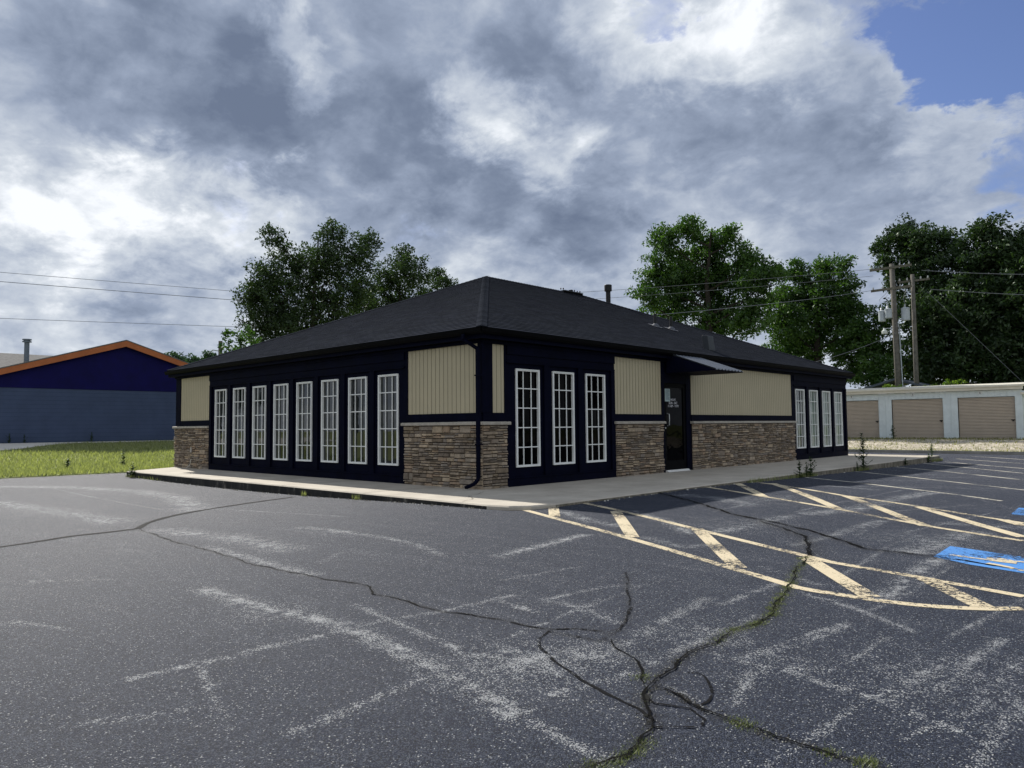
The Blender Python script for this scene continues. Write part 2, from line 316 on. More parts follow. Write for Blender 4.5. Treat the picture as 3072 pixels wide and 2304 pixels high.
FINE = [
 (0.02, [(8.71, -6.08), (8.9, -4.89)]),
 (0.02, [(9.2, -6.11), (9.24, -5.15)]),
 (0.02, [(9.59, -6.33), (9.63, -5.62)]),
 (0.02, [(9.75, -6.01), (9.73, -5.36)]),
 (0.02, [(10.15, -6.04), (10.09, -6.83)]),
 (0.02, [(9.46, -7.06), (9.49, -6.51)]),
 (0.02, [(9.42, -7.48), (9.5, -6.88)]),
 (0.02, [(6.01, -5.61), (6.19, -4.61)]),
 (0.02, [(7.22, -5.92), (7.11, -4.92)]),
 (0.02, [(8.9, -4.49), (8.96, -3.88), (8.92, -2.19)]),
 (0.02, [(7.93, -2.77), (7.06, -1.81)]),
 (0.02, [(7.56, -0.86), (7.37, 1.69)]),
 (0.02, [(5.19, -0.1), (5.08, 3.81)]),
 (0.02, [(6.12, 0.78), (6.23, 5.68)]),
 (0.02, [(9.54, -4.88), (9.71, -3.32)]),
 (0.02, [(8.59, -6.9), (8.98, -7.08)]),
 (0.02, [(7.3, -6.93), (7.27, -6.41), (7.13, -5.58)]),
 (0.02, [(7.53, -3.44), (8.29, -3.89)]),
 (0.02, [(9.79, -6.76), (10.01, -5.92)]),
 (0.02, [(8.3, -3.35), (8.09, -1.27)]),
 (0.02, [(7.16, 1.84), (7.87, 3.77)]),
 (0.02, [(7.92, -0.24), (8.34, 3.05)]),
 (0.02, [(5.76, 2.64), (7.39, 2.87)]),
 (0.02, [(7.06, 5.75), (8.64, 3.34)]),
 (0.022, [(2.28, -8.55), (2.98, -7.93)]),
 (0.022, [(4.71, -7.46), (5.91, -7.43)]),
 (0.022, [(3.94, -6.24), (3.56, -5.7)]),
 (0.022, [(6.15, -8.51), (6.84, -8.72), (7.32, -8.85)]),
 (0.022, [(6.65, -9.38), (6.95, -8.8)]),
 (0.022, [(6.73, -7.5), (7.72, -7.84)]),
 (0.022, [(3.88, -9.08), (4.72, -8.83)]),
 (0.022, [(-11.48, -4.8), (-3.19, -5.08)]),
 (0.022, [(-1.93, -4.37), (0.97, -3.9)]),
]

def smooth01(t): t = max(0, min(1, t)); return t*t*(3-2*t)
def ground_z(x, y):
    z = -.16
    if x < -15.9: z = -.14 + .84*smooth01((-15.9-x)/15.5)
    if y > 28.6: z = max(z, -.14 + .44*smooth01((y-28.6)/9.2))
    if -15.9 <= x < 40 and -40 < y <= 28.6: z = -.85
    return z
def gvec(X, Y):
    Z = np.zeros_like(X); S_ = np.zeros_like(X)
    for a, b, c in GC:
        d2 = (X-a)**2+(Y-b)**2
        w = np.exp(-d2/(2*2.6**2)) + 1e-4/(1+d2**1.5)
        S_ += w; Z += w*c
    return Z/S_

def grid_mesh(name, xs, ys, zf, m):
    X, Y = np.meshgrid(xs, ys, indexing='ij'); Z = zf(X, Y)
    nx, ny = len(xs), len(ys)
    co = np.stack([X, Y, Z], -1).reshape(-1, 3).astype(np.float32)
    i, j = np.meshgrid(np.arange(nx-1), np.arange(ny-1), indexing='ij')
    a = (i*ny+j).ravel(); F = np.stack([a, a+ny, a+ny+1, a+1], -1)
    me = bpy.data.meshes.new(name); me.vertices.add(len(co)); me.vertices.foreach_set('co', co.ravel())
    me.loops.add(F.size); me.loops.foreach_set('vertex_index', F.ravel().astype(np.int32))
    me.polygons.add(len(F)); me.polygons.foreach_set('loop_start', np.arange(0, F.size, 4, dtype=np.int32))
    me.polygons.foreach_set('use_smooth', [True]*len(F)); me.update(calc_edges=True); me.validate()
    me.materials.append(m)
    o = bpy.data.objects.new(name, me); COL.objects.link(o)
    return o, X.ravel(), Y.ravel()

def nodes_of(name):
    m = bpy.data.materials.new(name); m.use_nodes = True
    return m, m.node_tree.nodes, m.node_tree.links, m.node_tree.nodes['Principled BSDF']

def asphalt_material():
    m, N, L, b = nodes_of('asphalt')
    tc = N.new('ShaderNodeTexCoord'); P = tc.outputs['Object']
    def noise(s, d=6, r=.6, mp=None):
        n = N.new('ShaderNodeTexNoise'); n.inputs['Scale'].default_value = s; n.inputs['Detail'].default_value = d; n.inputs['Roughness'].default_value = r
        if mp:
            q = N.new('ShaderNodeMapping'); q.inputs['Rotation'].default_value = (0, 0, mp[0]); q.inputs['Scale'].default_value = mp[1]
            L.new(P, q.inputs[0]); L.new(q.outputs[0], n.inputs['Vector'])
        else: L.new(P, n.inputs['Vector'])
        return n.outputs['Fac']
    def ma(op, a, b_=None, clamp=False):
        n = N.new('ShaderNodeMath'); n.operation = op; n.use_clamp = clamp
        for i, v in enumerate((a, b_)):
            if v is None: continue
            if isinstance(v, (int, float)): n.inputs[i].default_value = v
            else: L.new(v, n.inputs[i])
        return n.outputs[0]
    def mr(v, a, b_, c=0, d=1):
        n = N.new('ShaderNodeMapRange'); n.inputs['From Min'].default_value = a; n.inputs['From Max'].default_value = b_
        n.inputs['To Min'].default_value = c; n.inputs['To Max'].default_value = d; L.new(v, n.inputs['Value']); return n.outputs[0]
    def mix(f, a, c):
        n = N.new('ShaderNodeMix'); n.data_type = 'RGBA'
        if isinstance(f, float): n.inputs['Factor'].default_value = f
        else: L.new(f, n.inputs['Factor'])
        for k, v in (('A', a), ('B', c)):
            if isinstance(v, tuple): n.inputs[k].default_value = v+(1,)
            else: L.new(v, n.inputs[k])
        return n.outputs['Result']
    at = N.new('ShaderNodeAttribute'); at.attribute_name = 'wear_glare'
    sep = N.new('ShaderNodeSeparateColor'); L.new(at.outputs['Color'], sep.inputs[0])
    wear_glare, seal, dark = sep.outputs[0], sep.outputs[1], sep.outputs[2]  # first two channels also carry glare painted on the lot
    big = noise(.35, 5, .6); mid = noise(1.6, 7, .65); sm = noise(9, 6, .7); fine = noise(55, 4, .7)
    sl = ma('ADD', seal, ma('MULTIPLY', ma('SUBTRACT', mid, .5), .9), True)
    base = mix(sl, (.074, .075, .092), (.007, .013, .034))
    base = mix(mr(big, .35, .65, 0, .35), base, (.024, .032, .056))
    # streaky grey film where tyres have polished the seal coat off, running roughly along the parking aisle
    st = noise(1.0, 8, .62, (math.radians(-38), (.55, 3.2, 1)))
    film = ma('MULTIPLY', mr(st, .5, .72), mr(noise(.5, 3, .5), .38, .6))
    base = mix(ma('MULTIPLY', film, .22), base, (.10, .11, .14))
    # bare stone chips
    vo = N.new('ShaderNodeTexVoronoi'); vo.inputs['Scale'].default_value = 150; L.new(P, vo.inputs['Vector'])
    sc_ = N.new('ShaderNodeSeparateColor'); L.new(vo.outputs['Color'], sc_.inputs[0])
    vo2 = N.new('ShaderNodeTexVoronoi'); vo2.inputs['Scale'].default_value = 80; L.new(P, vo2.inputs['Vector'])
    sc2 = N.new('ShaderNodeSeparateColor'); L.new(vo2.outputs['Color'], sc2.inputs[0])
    wn = ma('MULTIPLY', wear_glare, mr(sm, .38, .6, .0, 1.45))
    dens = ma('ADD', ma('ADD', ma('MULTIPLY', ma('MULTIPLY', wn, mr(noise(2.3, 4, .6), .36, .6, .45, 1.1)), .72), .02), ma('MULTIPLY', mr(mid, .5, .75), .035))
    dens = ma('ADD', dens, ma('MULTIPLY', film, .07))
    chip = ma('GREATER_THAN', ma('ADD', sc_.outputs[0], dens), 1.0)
    chip2 = ma('GREATER_THAN', ma('ADD', sc2.outputs[0], ma('MULTIPLY', dens, .35)), 1.0)
    chips = chip
    tonec = mix(sc_.outputs[1], (.16, .17, .19), (.46, .47, .47))
    # each chip of the coat has its own grey
    base2 = mix(ma('MULTIPLY', ma('GREATER_THAN', sc_.outputs[2], .62), .7), base, (.085, .097, .125))
    base2 = mix(ma('MULTIPLY', ma('LESS_THAN', sc_.outputs[1], .3), .85), base2, (.006, .008, .014))
    col = mix(chips, base2, tonec)
    col = mix(ma('MULTIPLY', dark, mr(sm, .3, .6, .5, 1)), col, (.008, .008, .009))
    L.new(col, b.inputs['Base Color'])
    b.inputs['Roughness'].default_value = .75; b.inputs['Specular IOR Level'].default_value = .22
    bp = N.new('ShaderNodeBump'); bp.inputs['Distance'].default_value = .009; bp.inputs['Strength'].default_value = 1
    hh = ma('ADD', ma('MULTIPLY', vo.outputs['Distance'], -1.2), ma('MULTIPLY', fine, .9))
    L.new(hh, bp.inputs['Height']); L.new(bp.outputs[0], b.inputs['Normal'])
    return m

def paint_material(name, col, keep=.62, scale=24, dirt=(.09, .09, .1)):
    m, N, L, b = nodes_of(name)
    tc = N.new('ShaderNodeTexCoord')
    n1 = N.new('ShaderNodeTexNoise'); n1.inputs['Scale'].default_value = scale; n1.inputs['Detail'].default_value = 8; n1.inputs['Roughness'].default_value = .75
    n2 = N.new('ShaderNodeTexNoise'); n2.inputs['Scale'].default_value = 1.3; n2.inputs['Detail'].default_value = 5
    vo = N.new('ShaderNodeTexVoronoi'); vo.inputs['Scale'].default_value = 85
    for n in (n1, n2, vo): L.new(tc.outputs['Object'], n.inputs['Vector'])
    def ma(op, a, c):
        n = N.new('ShaderNodeMath'); n.operation = op
        for i, v in enumerate((a, c)):
            if isinstance(v, (int, float)): n.inputs[i].default_value = v
            else: L.new(v, n.inputs[i])
        return n.outputs[0]
    s_ = ma('ADD', n1.outputs['Fac'], ma('MULTIPLY', ma('SUBTRACT', n2.outputs['Fac'], .5), .6))
    s_ = ma('ADD', s_, ma('MULTIPLY', vo.outputs['Distance'], .15))
    mr = N.new('ShaderNodeMapRange'); mr.inputs['From Min'].default_value = keep; mr.inputs['From Max'].default_value = keep+.05
    L.new(s_, mr.inputs['Value'])
    cr_ = N.new('ShaderNodeValToRGB'); cr_.color_ramp.elements[0].color = tuple(c*.78 for c in col)+(1,); cr_.color_ramp.elements[1].color = col+(1,)
    cr_.color_ramp.elements[0].position = .35; cr_.color_ramp.elements[1].position = .6
    L.new(n1.outputs['Fac'], cr_.inputs[0])
    L.new(cr_.outputs[0], b.inputs['Base Color']); b.inputs['Roughness'].default_value = .8; b.inputs['Specular IOR Level'].default_value = .25 if col[0] > .05 else .04
    tr = N.new('ShaderNodeBsdfTransparent'); mx = N.new('ShaderNodeMixShader')
    L.new(mr.outputs[0], mx.inputs[0]); L.new(b.outputs[0], mx.inputs[1]); L.new(tr.outputs[0], mx.inputs[2])
    L.new(mx.outputs[0], N['Material Output'].inputs[0])
    return m

def dist_poly(X, Y, pts):
    D = np.full(X.shape, 1e9)
    for (x0, y0), (x1, y1) in zip(pts[:-1], pts[1:]):
        dx, dy = x1-x0, y1-y0; l2 = dx*dx+dy*dy+1e-9
        t = np.clip(((X-x0)*dx+(Y-y0)*dy)/l2, 0, 1)
        D = np.minimum(D, np.hypot(X-(x0+t*dx), Y-(y0+t*dy)))
    return D

M_ASPH = asphalt_material()
xs = np.unique(np.round(np.concatenate([np.arange(-15.9, -4, .35), np.arange(-4, 3, .12), np.arange(3, 5, .06), np.arange(5, 10.4, .032), np.arange(10.6, 18, .3), np.arange(18, 40.1, 1.1)]), 4))
ys = np.unique(np.round(np.concatenate([np.arange(-40, -12, 1.4), np.arange(-12, -9, .15), np.arange(-9, -4, .032), np.arange(-4, -1, .06), np.arange(-1, 7, .12), np.arange(7, 28.7, .3), [28.6]]), 4))
lot, LX, LY = grid_mesh('parking_lot', xs, ys, gvec, M_ASPH)
tag(lot, kind='structure')
wear_glare = np.zeros(len(LX))
for w, pts in WEAR:
    near = np.full(len(LX), True)
    d = dist_poly(LX, LY, pts); wear_glare = np.maximum(wear_glare, np.exp(-(d/((w if w != .046 else .085)*.9+.008))**2)*(1.0 if w == .046 else .68))
for w, pts in FINE: wear_glare = np.maximum(wear_glare, .55*np.exp(-(dist_poly(LX, LY, pts)/w)**2))
for _ in range(26):  # pale streaks painted in for glare on the far lot
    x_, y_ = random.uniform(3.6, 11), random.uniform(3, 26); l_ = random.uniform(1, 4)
    wear_glare = np.maximum(wear_glare, random.uniform(.2, .5)*np.exp(-(dist_poly(LX, LY, [(x_, y_), (x_+l_*.72, y_+l_*random.uniform(.5, .8))])/random.uniform(.05, .16))**2))
for (cx, cy, r, a) in [(7.75, -7.2, .33, .75), (7.95, -6.75, .25, .5), (8.3, -5.9, .3, .35), (5.4, -7.6, .25, .3), (8.9, -6.1, .25, .3), (9.7, -5.8, .5, .25), (6.2, -1.0, .5, .3), (8.4, -.6, .6, .35), (5.2, 2.2, .6, .3)]:
    wear_glare = np.maximum(wear_glare, a*np.exp(-((LX-cx)**2+(LY-cy)**2)/r**2))
seal_glare = 1/(1+np.exp(-((LX+LY*.55+.9)/1.1)))     # darker coat to the right; paler left also stands in for glare
seal_glare = seal_glare*(1-.55/(1+np.exp(-(LY-9)/2.2)))  # glare on the far lot painted in as a paler coat tone
darkv = np.zeros(len(LX))
for k, w in (('c3', .035), ('c10', .07), ('c11', .04), ('c12', .09), ('c13', .15), ('c4', .03), ('c7', .03), ('c6', .03), ('c1', .05), ('c2', .05)):
    darkv = np.maximum(darkv, (.5 if k[:2] == 'c1' and len(k) == 3 else .5)*np.exp(-(dist_poly(LX, LY, CRACKS[k])/w)**2))
att = lot.data.color_attributes.new('wear_glare', 'FLOAT_COLOR', 'POINT')
arr = np.ones((len(LX), 4), dtype=np.float32); arr[:, 0] = wear_glare; arr[:, 1] = seal_glare; arr[:, 2] = darkv
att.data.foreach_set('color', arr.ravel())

def resample(pts, step):
    out = [Vector(pts[0])]
    for a, b in zip(pts[:-1], pts[1:]):
        a, b = Vector(a), Vector(b); n = max(1, int((b-a).length/step))
        for i in range(1, n+1): out.append(a.lerp(b, i/n))
    return out
def smooth_line(pts, it=2):
    p = [Vector(q) for q in pts]
    for _ in range(it):
        q = [p[0]]
        for a, b in zip(p[:-1], p[1:]): q += [a.lerp(b, .25), a.lerp(b, .75)]
        q.append(p[-1]); p = q
    return p
def ribbon(mb, pts, width, off, step=.1, jit=0, wj=0, taper=False, zf=lot_z):
    p = resample(pts, step); n = len(p); Lf = []; Rt = []; ph = random.random()*9
    for i, q in enumerate(p):
        t = (p[min(i+1, n-1)]-p[max(i-1, 0)]).normalized(); nn = Vector((-t.y, t.x))
        w = max(.12, 1+wj*(1.1*math.sin(i*.37+ph)+.8*math.sin(i*.83+ph*2)+random.uniform(-.6, .6)))*width/2
        if taper: w *= min(1, .25+min(i, n-1-i)/6)
        c = q+nn*jit*(math.sin(i*.31+ph*3)+.5*math.sin(i*.77+ph)+random.uniform(-.55, .55))
        a, b = c+nn*w, c-nn*w
        Lf.append((a.x, a.y, zf(a.x, a.y)+off)); Rt.append((b.x, b.y, zf(b.x, b.y)+off))
    m = len(Lf)
    mb.add(Lf+Rt, [(i, m+i, m+i+1, i+1) for i in range(m-1)])
def patch(mb, poly, off, zf=lot_z):
    cx = sum(p[0] for p in poly)/len(poly); cy = sum(p[1] for p in poly)/len(poly); n = len(poly)
    vs = [(x, y, zf(x, y)+off) for x, y in poly]; mid_ = [((x+cx)/2, (y+cy)/2, zf((x+cx)/2, (y+cy)/2)+off) for x, y in poly]
    mb.add(vs+mid_+[(cx, cy, zf(cx, cy)+off)], [(i, (i+1) % n, n+(i+1) % n, n+i) for i in range(n)]+[(n+i, n+(i+1) % n, 2*n) for i in range(n)])

M_CREAM = paint_material('cream_road_paint', (.60, .51, .35), .60)
M_STALL = paint_material('faded_stall_paint', (.62, .58, .48), .6)
M_BLUEP = paint_material('blue_road_paint', (.075, .235, .56), .64)
for k, (w, pts) in LINES.items():
    mb = MB(); pp = smooth_line(pts, 1) if k in ('L1',) else pts
    ribbon(mb, pp, w, {'L': .004, 'S': .004, 'H': .006, 'G': .006}[k[0]], step=.12)
    o = part(mb, {'L': 'aisle_border_line', 'S': 'stall_line', 'H': 'hatch_stripe', 'G': 'hatch_stripe'}[k[0]], M_STALL if k[0] == 'S' else M_CREAM, lot)
mb = MB(); patch(mb, [(8.66, -1.77), (8.62, -.92), (9.36, -1.14), (10.0, -1.33), (10.1, -2.28), (9.52, -2.13), (9.05, -2.0)], .004)
part(mb, 'blue_bay_patch', M_BLUEP, lot)
mb = MB(); patch(mb, [(8.56, 2.83), (8.5, 3.78), (9.4, 4.0), (9.5, 3.0), (8.9, 2.74)], .004)
part(mb, 'blue_bay_patch', M_BLUEP, lot)
mb = MB()
ribbon(mb, [(8.77, -1.53), (8.9, -1.57), (9.01, -1.59), (9.2, -1.61)], .07, .008, wj=.12)
patch(mb, [(9.1, -1.64), (9.09, -1.47), (9.2, -1.4), (9.36, -1.47), (9.38, -1.66), (9.24, -1.66)], .008)
ribbon(mb, [(9.36, -1.49), (9.6, -1.5), (9.8, -1.55)], .07, .008)
ribbon(mb, [(9.16, -1.81), (9.27, -1.85), (9.35, -1.9), (9.42, -1.97)], .07, .008, wj=.1)
ribbon(mb, [(9.45, -2.0), (9.7, -2.06)], .07, .008)
part(mb, 'wheelchair_marking', M_CREAM, lot)
M_TAR = mat('crack_sealant', (.010, .010, .011), .9, .1, .4, 6, .001, 60)
M_CRACK = paint_material('open_crack', (.003, .003, .003), .66, 30)
M_DAMP = paint_material('silted_crack', (.020, .020, .018), .47, 22)
M_TAR2 = paint_material('worn_sealant', (.010, .010, .011), .57, 22)
mb = MB(); ribbon(mb, smooth_line(CRACKS['c1'], 2), .10, .004, .1, .005, .12); ribbon(mb, smooth_line(CRACKS['c2'], 2), .10, .005, .1, .005, .14)
part(mb, 'tar_sealed_crack', M_TAR, lot)
mb = MB(); ribbon(mb, CRACKS['c5']+[(8.82, -7.38)], .022, .004, .04, .004, .15); ribbon(mb, smooth_line(CRACKS['c8']), .015, .005, .03, .004, .15); ribbon(mb, [(8.58, -7.13)]+CRACKS['c9']+[(8.84, -7.44)], .014, .006, .03, .004, .15)
ribbon(mb, CRACKS['c4'], .022, .0045, .03, .006, .2); ribbon(mb, CRACKS['c6'], .02, .0065, .04, .008, .25)
part(mb, 'tar_sealed_crack', M_TAR2, lot)
mb = MB()
for k, w, o_ in (('c3', .013, .0050), ('c7', .014, .0052), ('c10', .013, .0084), ('c11', .010, .0088), ('c12', .035, .0096), ('c13', .03, .0100)):
    ribbon(mb, CRACKS[k], w, o_, .035, .013, .35, True)
part(mb, 'open_crack', M_CRACK, lot)
mb = MB()
for k, w, a, b in (('c10', .034, 3, 17), ('c11', .02, 0, 8), ('c13', .10, 0, 3), ('c12', .07, 2, 7)):
    ribbon(mb, CRACKS[k][a:b+1], w, .0070+.0003*a, .035, .014, .38, True)
part(mb, 'silted_crack', M_DAMP, lot)

# ------------------------------------------------------------------ ground beyond the lot
def grass_mat(name, c1, c2, c3):
    m, N, L, b = nodes_of(name)
    tc = N.new('ShaderNodeTexCoord')
    n1 = N.new('ShaderNodeTexNoise'); n1.inputs['Scale'].default_value = .8; n1.inputs['Detail'].default_value = 8; n1.inputs['Roughness'].default_value = .7
    n2 = N.new('ShaderNodeTexNoise'); n2.inputs['Scale'].default_value = 9; n2.inputs['Detail'].default_value = 8; n2.inputs['Roughness'].default_value = .7
    for n in (n1, n2): L.new(tc.outputs['Object'], n.inputs['Vector'])
    r = N.new('ShaderNodeValToRGB'); e = r.color_ramp.elements; e[0].position = .3; e[0].color = c1+(1,); e[1].position = .7; e[1].color = c2+(1,)
    L.new(n2.outputs['Fac'], r.inputs[0])
    mx = N.new('ShaderNodeMix'); mx.data_type = 'RGBA'; L.new(r.outputs[0], mx.inputs['A']); mx.inputs['B'].default_value = c3+(1,)
    mr = N.new('ShaderNodeMapRange'); mr.inputs['From Min'].default_value = .45; mr.inputs['From Max'].default_value = .7; mr.inputs['To Max'].default_value = .6
    L.new(n1.outputs['Fac'], mr.inputs['Value']); L.new(mr.outputs[0], mx.inputs['Factor'])
    L.new(mx.outputs['Result'], b.inputs['Base Color']); b.inputs['Roughness'].default_value = .9; b.inputs['Specular IOR Level'].default_value = .1
    return m
M_TURF = grass_mat('turf', (.15, .18, .06), (.28, .31, .12), (.30, .28, .14))
gx = np.unique(np.concatenate([np.array([-900, -400, -200, -120, -80, -60, -45]), np.arange(-36, -15.95, .8), [-15.95, -15.899, 40, 40.05, 60, 100, 200, 400, 900.]]))
gy = np.unique(np.concatenate([np.array([-900, -400, -200, -100, -60, -40.05, -40]), np.arange(-36, 28, 2.), [28.599, 28.65], np.arange(29.5, 40, .9), [50, 70, 100, 200, 400, 900.]]))
grd, _, _ = grid_mesh('ground', gx, gy, np.vectorize(ground_z), M_TURF); tag(grd, kind='structure')

def gravel_material():
    m, N, L, b = nodes_of('gravel')
    tc = N.new('ShaderNodeTexCoord')
    vo = N.new('ShaderNodeTexVoronoi'); vo.inputs['Scale'].default_value = 9; L.new(tc.outputs['Object'], vo.inputs['Vector'])
    s_ = N.new('ShaderNodeSeparateColor'); L.new(vo.outputs['Color'], s_.inputs[0])
    r = N.new('ShaderNodeValToRGB'); e = r.color_ramp.elements
    e[0].color = (.13, .11, .085, 1); e[1].color = (.62, .56, .46, 1); q = e.new(.45); q.color = (.38, .33, .25, 1)
    L.new(s_.outputs[0], r.inputs[0])
    n1 = N.new('ShaderNodeTexNoise'); n1.inputs['Scale'].default_value = 1.1; n1.inputs['Detail'].default_value = 9; n1.inputs['Roughness'].default_value = .7; L.new(tc.outputs['Object'], n1.inputs['Vector'])
    mr = N.new('ShaderNodeMapRange'); mr.inputs['From Min'].default_value = .5; mr.inputs['From Max'].default_value = .66; mr.inputs['To Max'].default_value = .8; L.new(n1.outputs['Fac'], mr.inputs['Value'])
    mx = N.new('ShaderNodeMix'); mx.data_type = 'RGBA'; L.new(mr.outputs[0], mx.inputs['Factor']); L.new(r.outputs[0], mx.inputs['A']); mx.inputs['B'].default_value = (.16, .16, .07, 1)
    L.new(mx.outputs['Result'], b.inputs['Base Color']); b.inputs['Roughness'].default_value = .95
    bp = N.new('ShaderNodeBump'); bp.inputs['Distance'].default_value = .04; L.new(vo.outputs['Distance'], bp.inputs['Height']); L.new(bp.outputs[0], b.inputs['Normal'])
    return m
gs, _, _ = grid_mesh('gravel_strip', np.arange(-12, 42.1, 1.5), np.unique(np.concatenate([np.arange(29.0, 38.3, .45), [38.2]])), lambda X, Y: np.vectorize(ground_z)(X, Y)+.012, gravel_material())
tag(gs, kind='structure')
M_CONC = mat('pale_concrete', (.50, .475, .42), .85, .2, 0, 1.5, .002, 60, col2=(.60, .57, .51))
mb = MB()
def path_x(y): return -25.6-3.2*smooth01((y+3.2)/4.2)
for a in np.arange(-14, 16, 1.0):
    for k in range(6):
        q0 = [-29.9+(path_x(a)+29.9)*t/6 for t in (k, k+1)]; q1 = [-29.9+(path_x(a+1)+29.9)*t/6 for t in (k, k+1)]
        mb.quad((q0[0], a, ground_z(q0[0], a)+.03), (q0[1], a, ground_z(q0[1], a)+.03), (q1[1], a+1, ground_z(q1[1], a)+.03), (q1[0], a+1, ground_z(q1[0], a)+.03))
tag(mb.build('footpath', M_CONC), kind='structure')
# pale gutter strip where the lot meets the grass
mb = MB(); ribbon(mb, [(-15.83, -12), (-15.83, -8), (-15.8, -3), (-15.8, 2)], .18, .006, .3, .01, .25)
part(mb, 'concrete_gutter', mat('gutter_concrete', (.30, .29, .27), .9, .2, .2, 4), lot)
mb = MB(); mb.box(-12, 40, 28.6, 28.75, -.5, -.04)
tag(mb.build('kerb', mat('kerb_concrete', (.26, .25, .22), .9, .2, .25, 3)), kind='structure')

# ------------------------------------------------------------------ slab around the building
def slab_material():
    m, N, L, b = nodes_of('walkway_concrete')
    tc = N.new('ShaderNodeTexCoord')
    n1 = N.new('ShaderNodeTexNoise'); n1.inputs['Scale'].default_value = 1.2; n1.inputs['Detail'].default_value = 9; n1.inputs['Roughness'].default_value = .65
    n2 = N.new('ShaderNodeTexNoise'); n2.inputs['Scale'].default_value = 45; n2.inputs['Detail'].default_value = 5
    for n in (n1, n2): L.new(tc.outputs['Object'], n.inputs['Vector'])
    r = N.new('ShaderNodeValToRGB'); e = r.color_ramp.elements; e[0].position = .3; e[0].color = (.42, .375, .31, 1); e[1].position = .68; e[1].color = (.60, .545, .455, 1)
    L.new(n1.outputs['Fac'], r.inputs[0])
    mx = N.new('ShaderNodeMix'); mx.data_type = 'RGBA'; mx.blend_type = 'MULTIPLY'; mx.inputs['Factor'].default_value = .35
    L.new(r.outputs[0], mx.inputs['A']); L.new(n2.outputs['Fac'], mx.inputs['B'])
    L.new(mx.outputs['Result'], b.inputs['Base Color']); b.inputs['Roughness'].default_value = .88; b.inputs['Specular IOR Level'].default_value = .25
    return m
def stained_side(name, c1, c2, c3, p):
    m, N, L, b = nodes_of(name)
    tc = N.new('ShaderNodeTexCoord'); mp = N.new('ShaderNodeMapping'); mp.inputs['Scale'].default_value = (3, 3, 1.2); L.new(tc.outputs['Object'], mp.inputs[0])
    n1 = N.new('ShaderNodeTexNoise'); n1.inputs['Scale'].default_value = 2.2; n1.inputs['Detail'].default_value = 10; n1.inputs['Roughness'].default_value = .75; L.new(mp.outputs[0], n1.inputs['Vector'])
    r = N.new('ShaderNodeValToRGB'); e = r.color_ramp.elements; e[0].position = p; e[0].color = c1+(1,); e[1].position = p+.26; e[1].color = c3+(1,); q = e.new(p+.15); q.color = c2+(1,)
    L.new(n1.outputs['Fac'], r.inputs[0]); L.new(r.outputs[0], b.inputs['Base Color']); b.inputs['Roughness'].default_value = .95
    return m
SLAB = [(-13.7, -2.05), (-4, -2.0), (2.2, -2.05), (2.62, -1.97), (2.86, -1.7), (2.95, -1.2), (2.97, 6.5), (2.97, 21.7), (-15.0, 21.7), (-15.0, .0)]
mb = MB(); n = len(SLAB); ins = []
cxs, cys = -6, 8
for i, (x, y) in enumerate(SLAB):      # a small worn arris round the edge
    a = Vector(SLAB[i-1]); b = Vector((x, y)); c = Vector(SLAB[(i+1) % n]); d1 = (b-a).normalized(); d2 = (c-b).normalized()
    nn = (Vector((-d1.y, d1.x))+Vector((-d2.y, d2.x))).normalized(); ins.append((x+nn.x*.025, y+nn.y*.025))
mb.add([(x, y, 0) for x, y in ins], [tuple(range(n))])
mb.add([(x, y, 0) for x, y in ins]+[(x, y, -.022) for x, y in SLAB], [(n+i, n+(i+1) % n, (i+1) % n, i) for i in range(n)])
for i in range(n):
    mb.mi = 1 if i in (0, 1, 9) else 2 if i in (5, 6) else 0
    a, b = SLAB[i], SLAB[(i+1) % n]
    mb.quad((a[0], a[1], -.6), (b[0], b[1], -.6), (b[0], b[1], -.022), (a[0], a[1], -.022))
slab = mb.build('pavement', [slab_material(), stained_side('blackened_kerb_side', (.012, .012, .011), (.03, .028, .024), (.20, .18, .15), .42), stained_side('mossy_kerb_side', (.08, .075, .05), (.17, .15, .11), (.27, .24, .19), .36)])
tag(slab, kind='structure')
M_JOINT = mat('joint_dirt', (.13, .12, .10), .95, .1, .2, 5)
mb = MB(); zf0 = lambda x, y: 0
for x in (-10.6, -7.5, -4.4, -1.3): ribbon(mb, [(x, -2.0), (x+.03, -.04)], .014, .003, .1, .002, .1, zf=zf0)
for y in (3.6, 6.75, 9.9, 13.0, 16.2, 19.3): ribbon(mb, [(.04, y), (2.93, y)], .014, .003, .1, .002, .1, zf=zf0)
ribbon(mb, [(.35, -.35), (.7, -.75), (.85, -1.2), (1.3, -1.5), (1.55, -1.98)], .012, .0035, .06, .02, .3, True, zf=zf0)
part(mb, 'slab_joint', M_JOINT, slab)
mb = MB()                                                # crumbs and silt along the foot of the kerb
for i in range(420):
    if random.random() < .62: x = random.uniform(-13.6, 2.2); y = -2.06-abs(random.gauss(0, .05))
    else: y = random.uniform(-1, 21); x = 2.99+abs(random.gauss(0, .05))
    s = random.uniform(.008, .028); z = lot_z(x, y)
    mb.tone = (1, 1, 1) if random.random() < .2 else (.35, .33, .3)
    mb.add([(x-s, y, z), (x, y-s, z), (x+s, y, z), (x, y+s, z), (x, y, z+s)], [(0, 1, 4), (1, 2, 4), (2, 3, 4), (3, 0, 4)])
